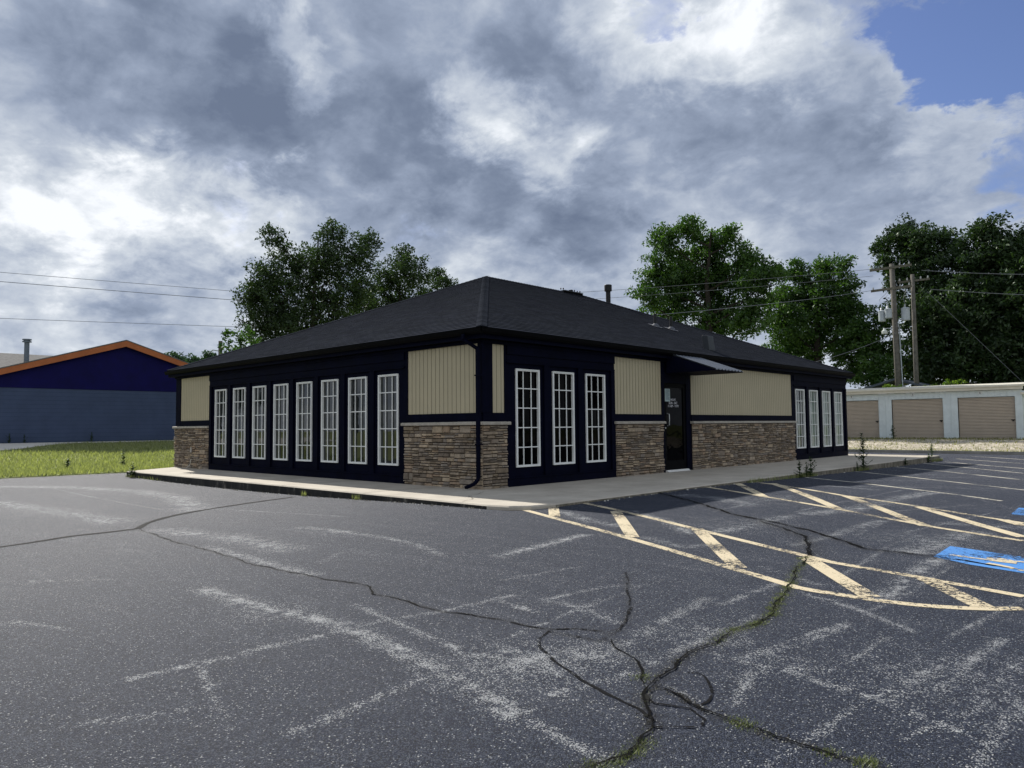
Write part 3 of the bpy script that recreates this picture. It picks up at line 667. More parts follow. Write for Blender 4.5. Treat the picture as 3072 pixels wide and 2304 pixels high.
for kk, n_ in (('c10', 420), ('c11', 200), ('c13', 60)):   # grit broken from the crack edges
    rs = resample(CRACKS[kk][2 if kk == 'c10' else 0:], .02)
    for _ in range(n_):
        q = random.choice(rs); x, y = q.x+random.gauss(0, .03), q.y+random.gauss(0, .03); s = random.uniform(.002, .0065); z = lot_z(x, y)+.002; g_ = random.choice((.08, .12, .2, .35, .8)); mb.tone = (g_, g_, g_)
        mb.add([(x-s, y, z), (x, y-s, z), (x+s, y+s*.3, z), (x, y+s, z), (x, y, z+s*1.1)], [(0, 1, 4), (1, 2, 4), (2, 3, 4), (3, 0, 4)])
tag(mb.build('kerb_crumbs', mat('crumbled_concrete', (.5, .48, .42), .9, .2, .1, 5, tone=True)), 'loose concrete crumbs and grit lying along the kerb foot and the cracks', 'debris', kind='stuff')
# ------------------------------------------------------------------ the low commercial building
LA, LB = 15.04, 20.32
M_NAVY = mat('navy_painted_board', (.0014, .0022, .0105), .65, .05, .3, 2.5, .0015, 30)
M_BLACK = mat('black_metal', (.0025, .0025, .0032), .6, .05, .2, 4)
M_WHITE = mat('white_window_frame', (.80, .81, .78), .5, .4, .06, 4)
M_DARKIN = mat('dark_interior', (.006, .007, .009), .9, .1, .3, 2)
M_SID = mat('beige_vinyl_siding', (.47, .41, .275), .6, .3, .05, 1.2, .0006, 120)
M_STONE = mat('ledge_stone', (.295, .245, .19), .9, .2, .28, 9, .006, 26, tone=True)
M_GROUT = mat('stone_gap', (.035, .031, .028), .95, .1, .2, 10)
M_CAP = mat('stone_cap', (.40, .365, .31), .85, .2, .16, 12, .004, 40)
M_SHIN = mat('asphalt_shingle', (.030, .033, .041), .95, .0, .06, 5, .0015, 120, tone=True)
def glass_mat(name, col, alpha=1.0):
    m, N, L, b = nodes_of(name)
    b.inputs['Base Color'].default_value = col+(1,); b.inputs['Roughness'].default_value = .02; b.inputs['IOR'].default_value = 1.5
    b.inputs['Specular IOR Level'].default_value = .5
    tc = N.new('ShaderNodeTexCoord'); nz = N.new('ShaderNodeTexNoise'); nz.inputs['Scale'].default_value = 1.7; nz.inputs['Detail'].default_value = 2
    L.new(tc.outputs['Object'], nz.inputs['Vector'])
    bp = N.new('ShaderNodeBump'); bp.inputs['Distance'].default_value = .004; L.new(nz.outputs['Fac'], bp.inputs['Height']); L.new(bp.outputs[0], b.inputs['Normal'])
    if alpha < 1:
        g = N.new('ShaderNodeBsdfGlossy'); g.inputs['Roughness'].default_value = .02; t = N.new('ShaderNodeBsdfTransparent'); t.inputs[0].default_value = (.8, .86, .84, 1)
        fr = N.new('ShaderNodeFresnel'); fr.inputs['IOR'].default_value = 1.5; mx = N.new('ShaderNodeMixShader')
        L.new(bp.outputs[0], g.inputs['Normal'])
        L.new(fr.outputs[0], mx.inputs[0]); L.new(t.outputs[0], mx.inputs[1]); L.new(g.outputs[0], mx.inputs[2]); L.new(mx.outputs[0], N['Material Output'].inputs[0])
    return m
M_GLASS = glass_mat('dark_window_glass', (.008, .012, .012)); M_GLASS.node_tree.nodes['Principled BSDF'].inputs['Specular IOR Level'].default_value = .65
M_TINT = glass_mat('tinted_window_glass', (.001, .001, .0015)); M_TINT.node_tree.nodes['Principled BSDF'].inputs['Specular IOR Level'].default_value = .03
M_CLEAR = glass_mat('clear_window_glass', (1, 1, 1), .2)

bld = empty('commercial_building', (0, 0, 0), 'low navy commercial building with hipped shingle roof, beige siding panels and stacked stone base', 'building')
RA, RB = 0, math.pi/2     # the two facades; facade axis u runs right, -y is outward
mb = MB(); mb.box(-LA+.12, -.12, .12, LB-.12, -.2, 3.04); part(mb, 'wall_core', M_DARKIN, bld)

STONE_TONES = [(1, 1, 1), (1.18, 1.15, 1.1), (.78, .76, .76), (.62, .6, .6), (1.3, 1.24, 1.12), (.95, .9, .84), (.85, .87, .92), (1.08, .96, .86), (.7, .66, .6)]
def stone_panel(u0, u1, rot, ends=(True, True), z0=-.02, z1=1.302):
    g = MB(); g.box(u0+.005, u1-.005, -.035, .1, z0, z1)
    w = part(g, 'stone_wall', M_GROUT, bld, rot)
    mb = MB()
    def split(a, b, c, d):
        w_, h_ = b-a, d-c
        if h_ > .18 or (h_ > .115 and random.random() < .6) or (h_ > .075 and random.random() < .3):
            k = random.uniform(.32, .68) if h_ < .3 else random.uniform(.2, .8)
            m_ = c+h_*k; split(a, b, c, m_); split(a, b, m_, d); return
        if w_ > .48 or (w_ > .26 and random.random() < .55) or (h_ < .05 and w_ > .5):
            m_ = a+w_*random.uniform(.3, .7); split(a, m_, c, d); split(m_, b, c, d); return
        t = random.choice(STONE_TONES); j = random.uniform(.88, 1.12); mb.tone = tuple(q*j for q in t)
        o_ = .045+random.uniform(0, .042); gp_ = .0035
        def J(): return random.uniform(-.004, .004)
        x0, x1, y0, y1 = a+gp_, b-gp_, c+gp_, d-gp_
        b_ = [(x0, -.03, y0), (x1, -.03, y0), (x1, -.03, y1), (x0, -.03, y1)]
        i_ = min(.012, h_*.2)
        nx = max(1, int(w_/.09)); top = []; bot = []
        for i in range(nx+1):
            x = x0+i_+(x1-x0-2*i_)*i/nx
            top.append((x, -(o_+random.uniform(-.007, .007)), y1-i_+J())); bot.append((x, -(o_+random.uniform(-.007, .007)), y0+i_+J()))
        fs = [(4+i, 4+i+1, 4+nx+1+i+1, 4+nx+1+i) for i in range(nx)]
        B0, BN, T0, TN = 4, 4+nx, 4+nx+1, 4+2*nx+1
        fs += [(0, 3, T0, B0), (1, BN, TN, 2), tuple([0, B0]+[4+i for i in range(1, nx+1)]+[1]), tuple([3, 2]+[T0+i for i in range(nx, -1, -1)])]
        mb.add(b_+bot+top, fs)
    # long courses first, then break them up
    zb = z0
    while zb < z1-.005:
        zt = min(z1, zb+random.choice((.12, .16, .2, .24, .28)))
        if z1-zt < .07: zt = z1
        u = u0
        while u < u1-.01:
            e = min(u1, u+random.uniform(.28, .75))
            if u1-e < .12: e = u1
            split(u, e, zb, zt); u = e
        zb = zt
    part(mb, 'stone_facing', M_STONE, w, 0)
    c = MB(); x = u0-(.05 if ends[0] else 0)
    xe = u1+(.05 if ends[1] else 0)
    while x < xe-.01:
        e = min(xe, x+random.uniform(.5, .75))
        if xe-e < .2: e = xe
        dz = random.uniform(-.002, .002)
        c.extrude([(-.115, z1+.006), (.05, z1+.006), (.05, z1+.075+dz), (-.09, z1+.075+dz), (-.118, z1+.06)], 'x', x+.002, e-.002); x = e
    part(c, 'stone_cap', M_CAP, w, 0, bevel=.006)
def siding_panel(u0, u1, rot, z0=1.56, z1=2.99, name='siding_panel'):
    mb = MB(); pitch = .1345; u = u0; g = .011
    prof = []
    while u < u1-.005:
        e = min(u1, u+pitch)
        prof += [(u, -.006), (u+g*.5, -.0), (u+g, -.012), (u+pitch*.5, -.015) if e-u > pitch*.6 else (u+g+.001, -.012), (e-g*.4, -.012)]
        u = e
    for (a, y0), (b, y1) in zip(prof[:-1], prof[1:]): mb.quad((a, y0, z0), (b, y1, z0), (b, y1, z1), (a, y0, z1))
    p = part(mb, name, M_SID, bld, rot)
    k = MB(); u = u0
    while u < u1-.005: k.box(u-.001, u+g*.62, -.0135, -.0125, z0, z1); u += pitch  # dark strips over the grooves stand in for their shade
    part(k, 'groove_shade', mat('groove_shadow_gap', (.10, .09, .065), .9, .1, .1, 4) if 'GRV' not in globals() else GRV, p, 0)
GRV = mat('groove_shade_tone', (.19, .17, .12), .9, .1, .1, 4)
def trim(name, boxes, rot, m=None, bevel=.004):
    if name in ('header_board', 'base_board', 'bay_panel'):
        mb = MB()
        for b in boxes: mb.box(*b)
        return part(mb, name, m or M_NAVY, bld, rot, bevel=bevel)
    for b in boxes:
        mb = MB(); mb.box(*b); o = part(mb, name, m or M_NAVY, bld, rot, bevel=bevel)
    return o

# window: one mesh for frame and glazing bars, pane behind
WW, WH, WZ = .763, 2.111, .40
def window_mesh():
    f = MB(); t = .045
    f.box(0, t, -.035, .05, 0, WH); f.box(WW-t, WW, -.035, .05, 0, WH); f.box(t, WW-t, -.035, .05, 0, t); f.box(t, WW-t, -.035, .05, WH-t, WH)
    f.box(.014, WW-.014, -.046, -.035, WH-.020, WH-.006)          # drip lip
    for i in (1, 2): x = WW*i/3+(0 if i == 1 else 0); f.box(x-.010, x+.010, -.006, .012, t, WH-t)
    for i in (1, 2, 3, 4): z = WH*i/5; f.box(t, WW-t, -.009, .014, z-.011, z+.011)
    return f
win_proto = None
def put_window(u, rot, clear=False, label=None, tint=False):
    global win_proto
    if win_proto is None:
        w = window_mesh().build('window', M_WHITE, bld); q = MB(); q.quad((.03, .024, .03), (WW-.03, .024, .03), (WW-.03, .024, WH-.03), (.03, .024, WH-.03))
        p = q.build('pane', M_GLASS, w); win_proto = (w, p)
    else:
        w = win_proto[0].copy(); COL.objects.link(w); p = win_proto[1].copy(); COL.objects.link(p); p.parent = w
        if tint: p.data = p.data.copy(); p.data.materials.clear(); p.data.materials.append(M_TINT)
        if clear: p.data = p.data.copy(); p.data.materials.clear(); p.data.materials.append(M_CLEAR)
    w.parent = bld; x = u if rot == 0 else 0; y = 0 if rot == 0 else u
    w.location = (x, y, WZ); w.rotation_euler = (0, 0, rot)
    if label: w['label'] = label
    return w

def bay(u0, u1, wins, rot, backing=True):
    bx = []; edges = [u0]+[e for u in wins for e in (u, u+WW)]+[u1]
    for a, b in zip(edges[0::2], edges[1::2]): bx.append((a, b, -.004, .09, .19, 2.62))
    bx.append((u0, u1, -.0055, .09, 2.515, 2.8)); bx.append((u0, u1, -.0055, .09, .19, .395))
    trim('bay_panel', bx, rot)
    trim('base_board', [(u0, u1, -.045, .08, -.05, .165), (u0, u1, -.06, .08, .166, .192)], rot)
    hb = [(u0, u1, -.055, .08, 2.62, 2.66), (u0, u1, -.035, .08, 2.661, 2.80)]
    trim('header_board', hb, rot)
    mids = [(a+b)/2 for a, b in zip(edges[2:-2:2], edges[3:-1:2])]
    mids = [m_+.0 for m_ in mids]
    bt = [(m_-.085, m_+.085, -.05, -.0045, .193, 2.619) for m_ in mids]
    if wins[0]-u0 > .3: bt.append((u0+.0, u0+.15, -.05, -.0045, .193, 2.619))
    if u1-wins[-1]-WW > .3: bt.append((u1-.15, u1-.0, -.05, -.0045, .193, 2.619))
    trim('batten', bt, rot)

# facade A (left): windows 8, pitch 1.224
winsA = [-(2.745+k*1.224+WW) for k in range(7, -1, -1)]
bay(-12.45, -2.49, winsA, RA)
for k, u in enumerate(winsA): put_window(u, RA)
stone_panel(-LA-.04, -12.45, RA, (True, False)); stone_panel(-2.49, .045, RA, (True, True))
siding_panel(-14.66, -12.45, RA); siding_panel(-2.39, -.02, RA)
trim('rail_board', [(-14.66, -12.45, -.03, .1, 1.379, 1.558), (-2.49, -.001, -.03, .1, 1.379, 1.558)], RA)
trim('corner_board', [(-LA, -14.661, -.035, .1, 1.379, 2.99)], RA)
trim('side_casing', [(-2.49, -2.391, -.03, .1, 1.5585, 2.99)], RA)
trim('frieze_board', [(-LA-.02, .02, -.07, .1, 2.801, 2.979) if False else (-12.45, -2.49, -.06, .1, 2.801, 2.989), (-LA-.02, .02, -.075, .1, 2.99, 3.058)], RA)
# facade B (right)
winsB = [.984+k*1.211 for k in range(3)]
winsC = [15.453+k*1.217 for k in range(4)]
bay(.69, 4.55, winsB, RB); bay(15.25, LB, winsC, RB)
for u in winsB: put_window(u, RB, tint=True)
for u in winsC: put_window(u, RB, True, 'white grid window with pale curtains behind it')
stone_panel(-.045, .69, RB, (True, True)); stone_panel(4.55, 6.73, RB, (True, True)); stone_panel(8.25, 15.25, RB, (True, True))
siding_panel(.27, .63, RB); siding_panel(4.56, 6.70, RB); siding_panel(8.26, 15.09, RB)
trim('rail_board', [(.002, .69, -.03, .1, 1.379, 1.558), (4.55, 6.73, -.03, .1, 1.379, 1.558), (8.25, 15.25, -.03, .1, 1.379, 1.558)], RB)
trim('corner_board', [(-.036, .269, -.04, .1, 1.5585, 2.99), (LB-.16, LB, -.05, .1, .193, 2.6195) if False else (LB-.02, LB, -.02, .1, .2, 2.6)], RB)
trim('side_casing', [(.631, .69, -.03, .1, 1.5585, 2.99), (15.091, 15.25, -.03, .1, 1.5585, 2.99), (6.701, 6.73, -.03, .1, 1.5585, 2.99)], RB)
trim('frieze_board', [(.69, 4.55, -.06, .1, 2.801, 2.989), (15.25, LB, -.06, .1, 2.801, 2.989), (-.05, LB+.02, -.075, .1, 2.99, 3.058)], RB)
# curtains in the four far windows
M_CURT = mat('pale_curtain', (.62, .66, .60), .9, .1, .18, 1.5)
for k, u in enumerate(winsC):
    mb = MB(); n = 40; w_ = WW+.04
    for i in range(n):
        a, b = u-.02+w_*i/n, u-.02+w_*(i+1)/n
        if k == 0 and i % 13 > 5: continue
        f = lambda t: .085+.016*math.sin(t*58+k)
        mb.quad((a, f(a), .42), (b, f(b), .42), (b, f(b), 2.0 if k == 0 else 2.47), (a, f(a), 2.0 if k == 0 else 2.47))
    part(mb, 'curtain', M_CURT, bld, RB)

# door
M_ALU = mat('brushed_metal', (.45, .46, .46), .35, .5, .1, 5, metal=.7)
trim('door_surround', [(6.731, 6.865, -.012, .1, -.01, 2.99), (8.0, 8.249, -.012, .1, -.01, 2.99), (6.8655, 7.9995, -.010, .1, 2.42, 2.9895)], RB)
mb = MB(); mb.box(6.87, 6.99, .01, .06, .03, 2.415); mb.box(7.87, 7.995, .01, .06, .03, 2.415); mb.box(6.99, 7.87, .01, .06, .03, .30); mb.box(6.99, 7.87, .01, .06, 2.30, 2.415)
door = part(mb, 'door', M_BLACK, bld, RB, bevel=.004)
mb = MB(); mb.quad((6.98, .035, .29), (7.88, .035, .29), (7.88, .035, 2.31), (6.98, .035, 2.31)); part(mb, 'pane', M_TINT, door)
mb = MB(); mb.tube([(7.03, .012, 1.585), (7.03, -.05, 1.57), (7.03, -.055, 1.42), (7.03, -.05, 1.27), (7.03, .012, 1.255)], .013, 8); part(mb, 'handle', M_ALU, door)
mb = MB(); mb.extrude([(.0, 0), (.001, 0), (.001, .001)], 'x', 0, .001); mb = MB(); mb.box(6.905, 6.95, -.002, .009, 1.17, 1.215); part(mb, 'lock', M_ALU, door, bevel=.006)
M_THR = mat('white_threshold', (.75, .74, .70), .6, .3, .05, 5)
mb = MB(); mb.extrude([(-.11, .002), (.05, .002), (.05, .05), (-.05, .05)], 'x', 6.87, 7.995); part(mb, 'threshold', M_THR, door)
M_PAPER = mat('paper_sheet', (.42, .52, .52), .7, .2, .03, 4)
mb = MB(); mb.box(6.925, 7.185, .006, .008, 1.915, 2.262)
note = part(mb, 'paper_notice', M_PAPER, door)
M_INK = mat('notice_ink', (.06, .09, .14), .8, .1, .1, 5)
mb = MB()
for i in range(11):
    z = 2.232-i*.026; mb.box(6.955, 7.15-(.05 if i in (3, 7) else 0), .0035, .0045, z-.0045, z+.0045)
part(mb, 'printed_lines', M_INK, note)
M_LETTER = mat('white_lettering', (.72, .72, .76), .6, .3, .03, 5)
for body, u, z, s in (('HOURS', 7.376, 1.94, .085), ('SUN - SAT', 7.372, 1.845, .098), ('11 AM - 9 PM', 7.376, 1.76, .098)):
    text_mesh(body, s, 'door_lettering', M_LETTER, door, Matrix.Translation((u, .030, z)) @ Matrix.Rotation(math.pi/2, 4, 'X'))

# roof
EX0, EX1, EY0, EY1, EZ, SL = -LA-.25, .25, -.25, LB+.25, 3.28, .415
HW = (EX1-EX0)/2; RZ = EZ+HW*SL
mb = MB()
def course_plane(P, L_of, ncour):
    """P(t, s): point at distance t along the eave direction and inset s"""
    ds = HW/ncour
    for i in range(ncour):
        s0, s1 = i*ds, min(HW, (i+1)*ds+.004); a0, b0 = L_of(s0); a1, b1 = L_of(s1)
        t = a0; first = True
        row = 1
        lift0 = .013
        while t < b0-1e-4:
            e = min(b0, t+random.uniform(.18, .46)); 
            if b0-e < .12: e = b0
            ta, tb = max(a1, min(b1, t)), max(a1, min(b1, e))
            tb = max(ta, tb)
            v_ = row*random.uniform(.84, 1.16); mb.tone = (v_, v_, v_*random.uniform(.97, 1.04)); l_ = lift0
            p0, p1, p2, p3 = P(t, s0), P(e, s0), P(tb, s1), P(ta, s1)
            up = Vector((0, 0, l_))
            f = [p0+up, p1+up, p2+Vector((0, 0, .002)), p3+Vector((0, 0, .002))]
            if (f[2]-f[3]).length < 1e-4: mb.add(f[:3], [(0, 1, 2)])
            else: mb.add(f, [(0, 1, 2, 3)])
            mb.tone = (.3, .3, .3); mb.add([p0-Vector((0, 0, .004)), p1-Vector((0, 0, .004)), f[1], f[0]], [(0, 1, 2, 3)])
            t = e
NC = 58
course_plane(lambda t, s: Vector((t, EY0+s, EZ+SL*s)), lambda s: (EX0+s, EX1-s), NC)
course_plane(lambda t, s: Vector((EX1-s, t, EZ+SL*s)), lambda s: (EY0+s, EY1-s), NC)
course_plane(lambda t, s: Vector((-t, EY1-s, EZ+SL*s)), lambda s: (-EX1+s, -EX0-s), NC)
course_plane(lambda t, s: Vector((EX0+s, -t, EZ+SL*s)), lambda s: (-EY1+s, -EY0-s), NC)
roof = part(mb, 'roof', M_SHIN, bld)
mb = MB(); cxm = (EX0+EX1)/2
def caps(a, b, w, d1, d2):
    a, b = Vector(a), Vector(b); L_ = (b-a).length; n = int(L_/.15); dr = (b-a)/n
    for i in range(n):
        p, q = a+dr*i, a+dr*(i+1.15); v_ = random.uniform(.8, 1.25); mb.tone = (v_, v_, v_)
        u1 = Vector((0, 0, .042)); u0 = Vector((0, 0, .030)) ; l1 = Vector((0, 0, .026))
        mb.add([p+d1*w+l1, p+u1+Vector((0,0,.006)), p+d2*w+l1, q+d1*w+l1*.8, q+u0+Vector((0,0,.006)), q+d2*w+l1*.8], [(0, 1, 4, 3), (1, 2, 5, 4)])
        mb.add([p+d1*w-l1, p+d1*w+l1, p+u1+Vector((0,0,.006)), p+d2*w+l1, p+d2*w-l1, p], [(0, 1, 2, 5), (5, 2, 3, 4)])
sx = Vector((-1, 0, 0)); sy = Vector((0, 1, 0))
apN = (cxm, EY0+HW, RZ); apF = (cxm, EY1-HW, RZ)
caps((EX1, EY0, EZ), apN, .16, sx, sy); caps((EX0, EY0, EZ), apN, .16, -sx, sy); caps((EX1, EY1, EZ), apF, .16, sx, -sy); caps((EX0, EY1, EZ), apF, .16, -sx, -sy)
caps(apN, apF, .15, Vector((-1, 0, -SL)), Vector((1, 0, -SL)))
part(mb, 'ridge_capping', M_SHIN, roof)
mb = MB()
e0 = .22
mb.box(EX0+.03, EX1-.03, EY0+.03, EY0+.055, 3.06, 3.268); mb.box(EX1-.055, EX1-.03, EY0+.056, EY1-.056, 3.06, 3.268); mb.box(EX0+.03, EX0+.055, EY0+.056, EY1-.056, 3.06, 3.268); mb.box(EX0+.03, EX1-.03, EY1-.055, EY1-.03, 3.06, 3.268)
part(mb, 'fascia', M_NAVY, roof)
mb = MB(); mb.box(EX0+.056, EX1-.056, EY0+.056, EY1-.056, 3.066, 3.08); part(mb, 'soffit', M_BLACK, roof)
def gutter(pts_axis, a, b, yo, sgn):
    prof = [(yo, 3.255), (yo, 3.16), (yo+sgn*.06, 3.145), (yo+sgn*.095, 3.19), (yo+sgn*.11, 3.262), (yo+sgn*.10, 3.262), (yo+sgn*.085, 3.20), (yo+sgn*.012, 3.17), (yo+sgn*.012, 3.255)]
    g_ = MB()
    if pts_axis == 'x': g_.extrude(prof, 'x', a, b)
    else: g_.extrude(prof, 'y', a, b)
    return part(g_, 'gutter', M_BLACK, roof)
gutter('x', EX0-.05, EX1+.05, EY0+.028, -1); gutter('y', EY0-.05, EY1+.05, EX1-.028, 1)
# downspout
mb = MB()
def flatpipe(pts, w, d):
    pts = [Vector(p) for p in pts]
    for a, b in zip(pts[:-1], pts[1:]):
        t = (b-a).normalized(); s_ = Vector((1, 0, 0)); n_ = t.cross(s_).normalized()
        q = [a-s_*w/2-n_*d/2, a+s_*w/2-n_*d/2, a+s_*w/2+n_*d/2, a-s_*w/2+n_*d/2]; r = [p+(b-a) for p in q]
        mb.add(q+r, [(0, 1, 2, 3), (7, 6, 5, 4), (0, 4, 5, 1), (1, 5, 6, 2), (2, 6, 7, 3), (3, 7, 4, 0)])
flatpipe([(-.22, -.31, 3.17), (-.22, -.31, 3.06), (.02, -.15, 2.86), (.03, -.15, 2.78), (.03, -.15, .22), (-.04, -.2, .12), (-.12, -.36, .05)], .078, .06)
for z in (.9, 2.3): mb.box(-.03, .09, -.195, -.07, z, z+.03)
part(mb, 'downspout', M_NAVY, bld, bevel=.006)
# awning over the door
M_AWN = mat('ribbed_awning_metal', (.13, .145, .175), .5, .3, .12, 3, metal=.2)
mb = MB(); ya, yb, n = 6.86, 8.42, 26; prof = []
for i in range(n*4+1):
    y = ya+(yb-ya)*i/(n*4); k = i % 12; prof.append((y, .028 if k in (0, 1) else .018 if k in (11, 2) else 0))
def aw(y, h, t): return (.255+(1.55-.255)*t, y, 3.165+(2.70-3.165)*t+h)
for (y0, h0), (y1, h1) in zip(prof[:-1], prof[1:]):
    mb.quad(aw(y0, h0, 0), aw(y0, h0, 1), aw(y1, h1, 1), aw(y1, h1, 0)); mb.quad(aw(y0, h0-.008, 1), aw(y0, h0-.008, 0), aw(y1, h1-.008, 0), aw(y1, h1-.008, 1)); mb.quad(aw(y0, h0, 1), aw(y0, h0-.008, 1), aw(y1, h1-.008, 1), aw(y1, h1, 1))
awn = part(mb, 'awning', M_AWN, bld)
mb = MB(); mb.extrude([(.08, 2.675), (1.535, 2.675), (1.54, 2.69), (.26, 3.15), (.08, 3.15)], 'y', 6.88, 8.40); part(mb, 'awning_box', M_NAVY, awn)
# roof pipes and box
M_DKPIPE = mat('dark_vent_pipe', (.012, .013, .014), .6, .3, .2, 8)
M_LEAD = mat('lead_flashing', (.10, .105, .12), .7, .2, .15, 8)
def flue(x, y, z0, z1, r, rc, zc):
    mb = MB(); mb.lathe([(r, z0), (r, zc+.04), (rc, zc), (rc, z1-.02), (rc*.93, z1), (rc*.6, z1+.012)], x, y, 20); return part(mb, 'flue_pipe', M_DKPIPE, roof, smooth=False)
flue(-7.242, 14.335, 5.4, 7.09, .098, .155, 6.83)
for (x, y, z, zt) in ((-3.106, 11.367, 4.673, 5.115), (-2.975, 12.18, 4.618, 5.075)):
    mb = MB(); mb.lathe([(.05, z-.1), (.05, zt), (.042, zt+.004)], x, y, 12); o = part(mb, 'vent_pipe', M_DKPIPE, roof)
    mb = MB(); mb.lathe([(.17, z-.05), (.12, z+.05), (.055, z+.11)], x, y, 12); mb.add([(x-.2, y-.2, z+.2*SL+.03), (x-.2, y+.2, z+.2*SL+.03), (x+.2, y+.2, z-.2*SL+.03), (x+.2, y-.2, z-.2*SL+.03)], [(0, 1, 2, 3)])
    part(mb, 'flashing', M_LEAD, o)
mb = MB(); mb.extrude([(-.62, 3.60), (-.40, 3.56), (-.46, 4.02), (-.60, 4.05), (-.66, 4.02)], 'y', 10.15, 10.52); fl = part(mb, 'floodlight', mat('floodlight_housing', (.03, .035, .04), .5, .4, .15, 6), roof, bevel=.01)
mb = MB(); mb.box(-.56, -.44, 10.26, 10.42, 3.54, 3.66); part(mb, 'bracket', M_BLACK, fl)
mb = MB(); mb.box(-7.68, -7.36, 11.67, 12.82, RZ+.02, RZ+.062)
for (y, z) in ((11.59, .02), (11.74, .05), (12.43, .06), (12.61, .03), (12.78, .06)): mb.lathe([(.012, RZ+.06), (.014, RZ+.09+z*.4), (.03, RZ+.10+z*.5), (.022, RZ+.125+z*.6), (.006, RZ+.14+z*.6)], -7.5, y, 8)
mb.box(-7.55, -7.4, 12.12, 12.22, RZ+.07, RZ+.13)
part(mb, 'ridge_vent', M_DKPIPE, roof)
# outlet plate and loose cable at the foot of the left stone panel
mb = MB(); mb.box(-13.7, -13.61, -.10, -.08, .52, .68); part(mb, 'outlet_cover', mat('grey_outlet', (.35, .33, .3), .6, .3, .1, 5), bld)
mb = MB(); mb.tube([(-13.60, -.105, .30), (-13.62, -.115, .2), (-13.64, -.13, .1), (-13.72, -.2, .02)], .014, 6); part(mb, 'cable_stub', mat('white_cable', (.5, .48, .42), .6, .3, .1, 5), bld)
# ------------------------------------------------------------------ blue building on the left
M_BLK = mat('slate_blue_blockwork', (.058, .080, .145), .8, .25, .10, 1.2, .002, 20)
M_DBL = mat('deep_blue_siding', (.0030, .0022, .062), .75, .2, .2, 1.5)
M_ORG = mat('orange_fascia_paint', (.42, .13, .045), .6, .3, .12, 2)
M_GSH = mat('grey_weathered_shingle', (.16, .155, .15), .95, .1, .2, 5)
bb = empty('gabled_building', (-30.5, 3.57, .6), 'blue gabled block building with orange verge boards beyond the grass', 'building')
X0 = -30.5; YE0, YE1 = -4.3, 11.44; ZE, ZR = 3.30, 5.78; YM = 3.57
mb = MB(); mb.box(-44, X0, YE0, YE1, -.5, 3.33)
wl = part(mb, 'block_wall', M_BLK, bb)
mb = MB()
for i in range(13): mb.box(X0-.001, X0+.003, YE0, YE1, .75+i*.2-.004, .75+i*.2+.004)
part(mb, 'mortar_course', mat('mortar_line', (.034, .055, .096), .9, .1, .1, 4), wl)
mb = MB(); mb.extrude([(YE0+.02, 3.331), (YE1-.02, 3.331), (YE1-.02, 3.36), (YM, ZR-.02), (YE0+.02, 3.36)], 'x', -44, X0+.03); part(mb, 'gable_siding', M_DBL, bb)
slp = (ZR-ZE)/(YE1-YM)
mb = MB()
for s in (-1, 1):
    ye = YM+s*(YE1-YM+.35); z1 = ZR+.14; z0 = z1-slp*(YE1-YM+.35)
    pr = [(YM, z1), (ye, z0), (ye, z0+.05), (YM, z1+.05)] if s > 0 else [(ye, z0), (YM, z1), (YM, z1+.05), (ye, z0+.05)]
    mb.extrude(pr, 'x', -44.3, X0+.28)
rf = part(mb, 'roof', M_GSH, bb)
mb = MB()
for s in (-1, 1):
    ye = YM+s*(YE1-YM+.35); z1 = ZR+.135; z0 = z1-slp*(YE1-YM+.35)
    pr = [(YM, z1-.30), (ye, z0-.28), (ye, z0), (YM, z1)]
    if s < 0: pr = pr[::-1]
    mb.extrude(pr, 'x', X0+.22, X0+.265)
part(mb, 'verge_board', M_ORG, bb)
# building behind it
gb = empty('grey_roofed_building', (-48, 2, .6), 'grey shingled roof with a tall vent pipe behind the blue building', 'building')
mb = MB(); mb.box(-53, -43, -12, 9, 0, 4.6); part(mb, 'wall', mat('tan_wall', (.3, .28, .25), .8, .2, .1, 2), gb)
mb = MB()
for s in (-1, 1):
    pr = [(-48, 6.38), (-48+s*5.6, 4.4), (-48+s*5.6, 4.5), (-48, 6.5)]
    mb.extrude(pr if s > 0 else pr[::-1], 'y', -12.5, 9.5)
grf = part(mb, 'roof', M_GSH, gb)
mb = MB(); mb.lathe([(.15, 5.5), (.15, 7.15), (.27, 7.17), (.27, 7.24), (.2, 7.25), (.2, 7.3), (.27, 7.31), (.27, 7.38)], -46.5, 2.95, 14); part(mb, 'vent_pipe', mat('galvanised_pipe', (.13, .16, .19), .5, .4, .1, 4), grf)

# ------------------------------------------------------------------ storage units
M_RIB = mat('white_ribbed_steel', (.60, .66, .67), .55, .35, .10, 2)
M_DOORR = mat('beige_roller_door', (.49, .42, .345), .6, .3, .05, 2)
M_EAVE = mat('cream_eave_trim', (.64, .61, .52), .6, .3, .06, 3)
st = empty('storage_building', (-3, 38.3, .3), 'long low white storage building with beige roller doors behind the gravel', 'building')
YS = 38.3
dx = [-10.72, -7.175, -3.64, -.089]; dw = 2.79
def ribbed(mb, x0, x1, z0, z1, y, pitch=.305):
    x = x0
    while x < x1-.01:
        e = min(x1, x+pitch); mb.box(x, e, y, y+.05, z0, z1); mb.box(x+.004, min(e, x+.034), y-.022, y-.0005, z0+.003, z1-.003); x = e
mb = MB(); ribbed(mb, -12.0, 3.03, 2.692, 3.06, YS); 
gaps = [(-12.0, dx[0])]+[(dx[i]+dw, dx[i+1]) for i in range(3)]+[(dx[3]+dw, 3.03)]
for a, b in gaps: ribbed(mb, a, b, .33, 2.69, YS, .38)
mb.box(-12, 3.0, YS+.3, YS+4.8, -.3, 3.0)
mb.box(3.001, 3.04, YS+.02, YS+4.8, .33, 3.0)
for k in range(14): mb.box(3.0405, 3.06, YS+.25+k*.33, YS+.28+k*.33, .35, 2.95)
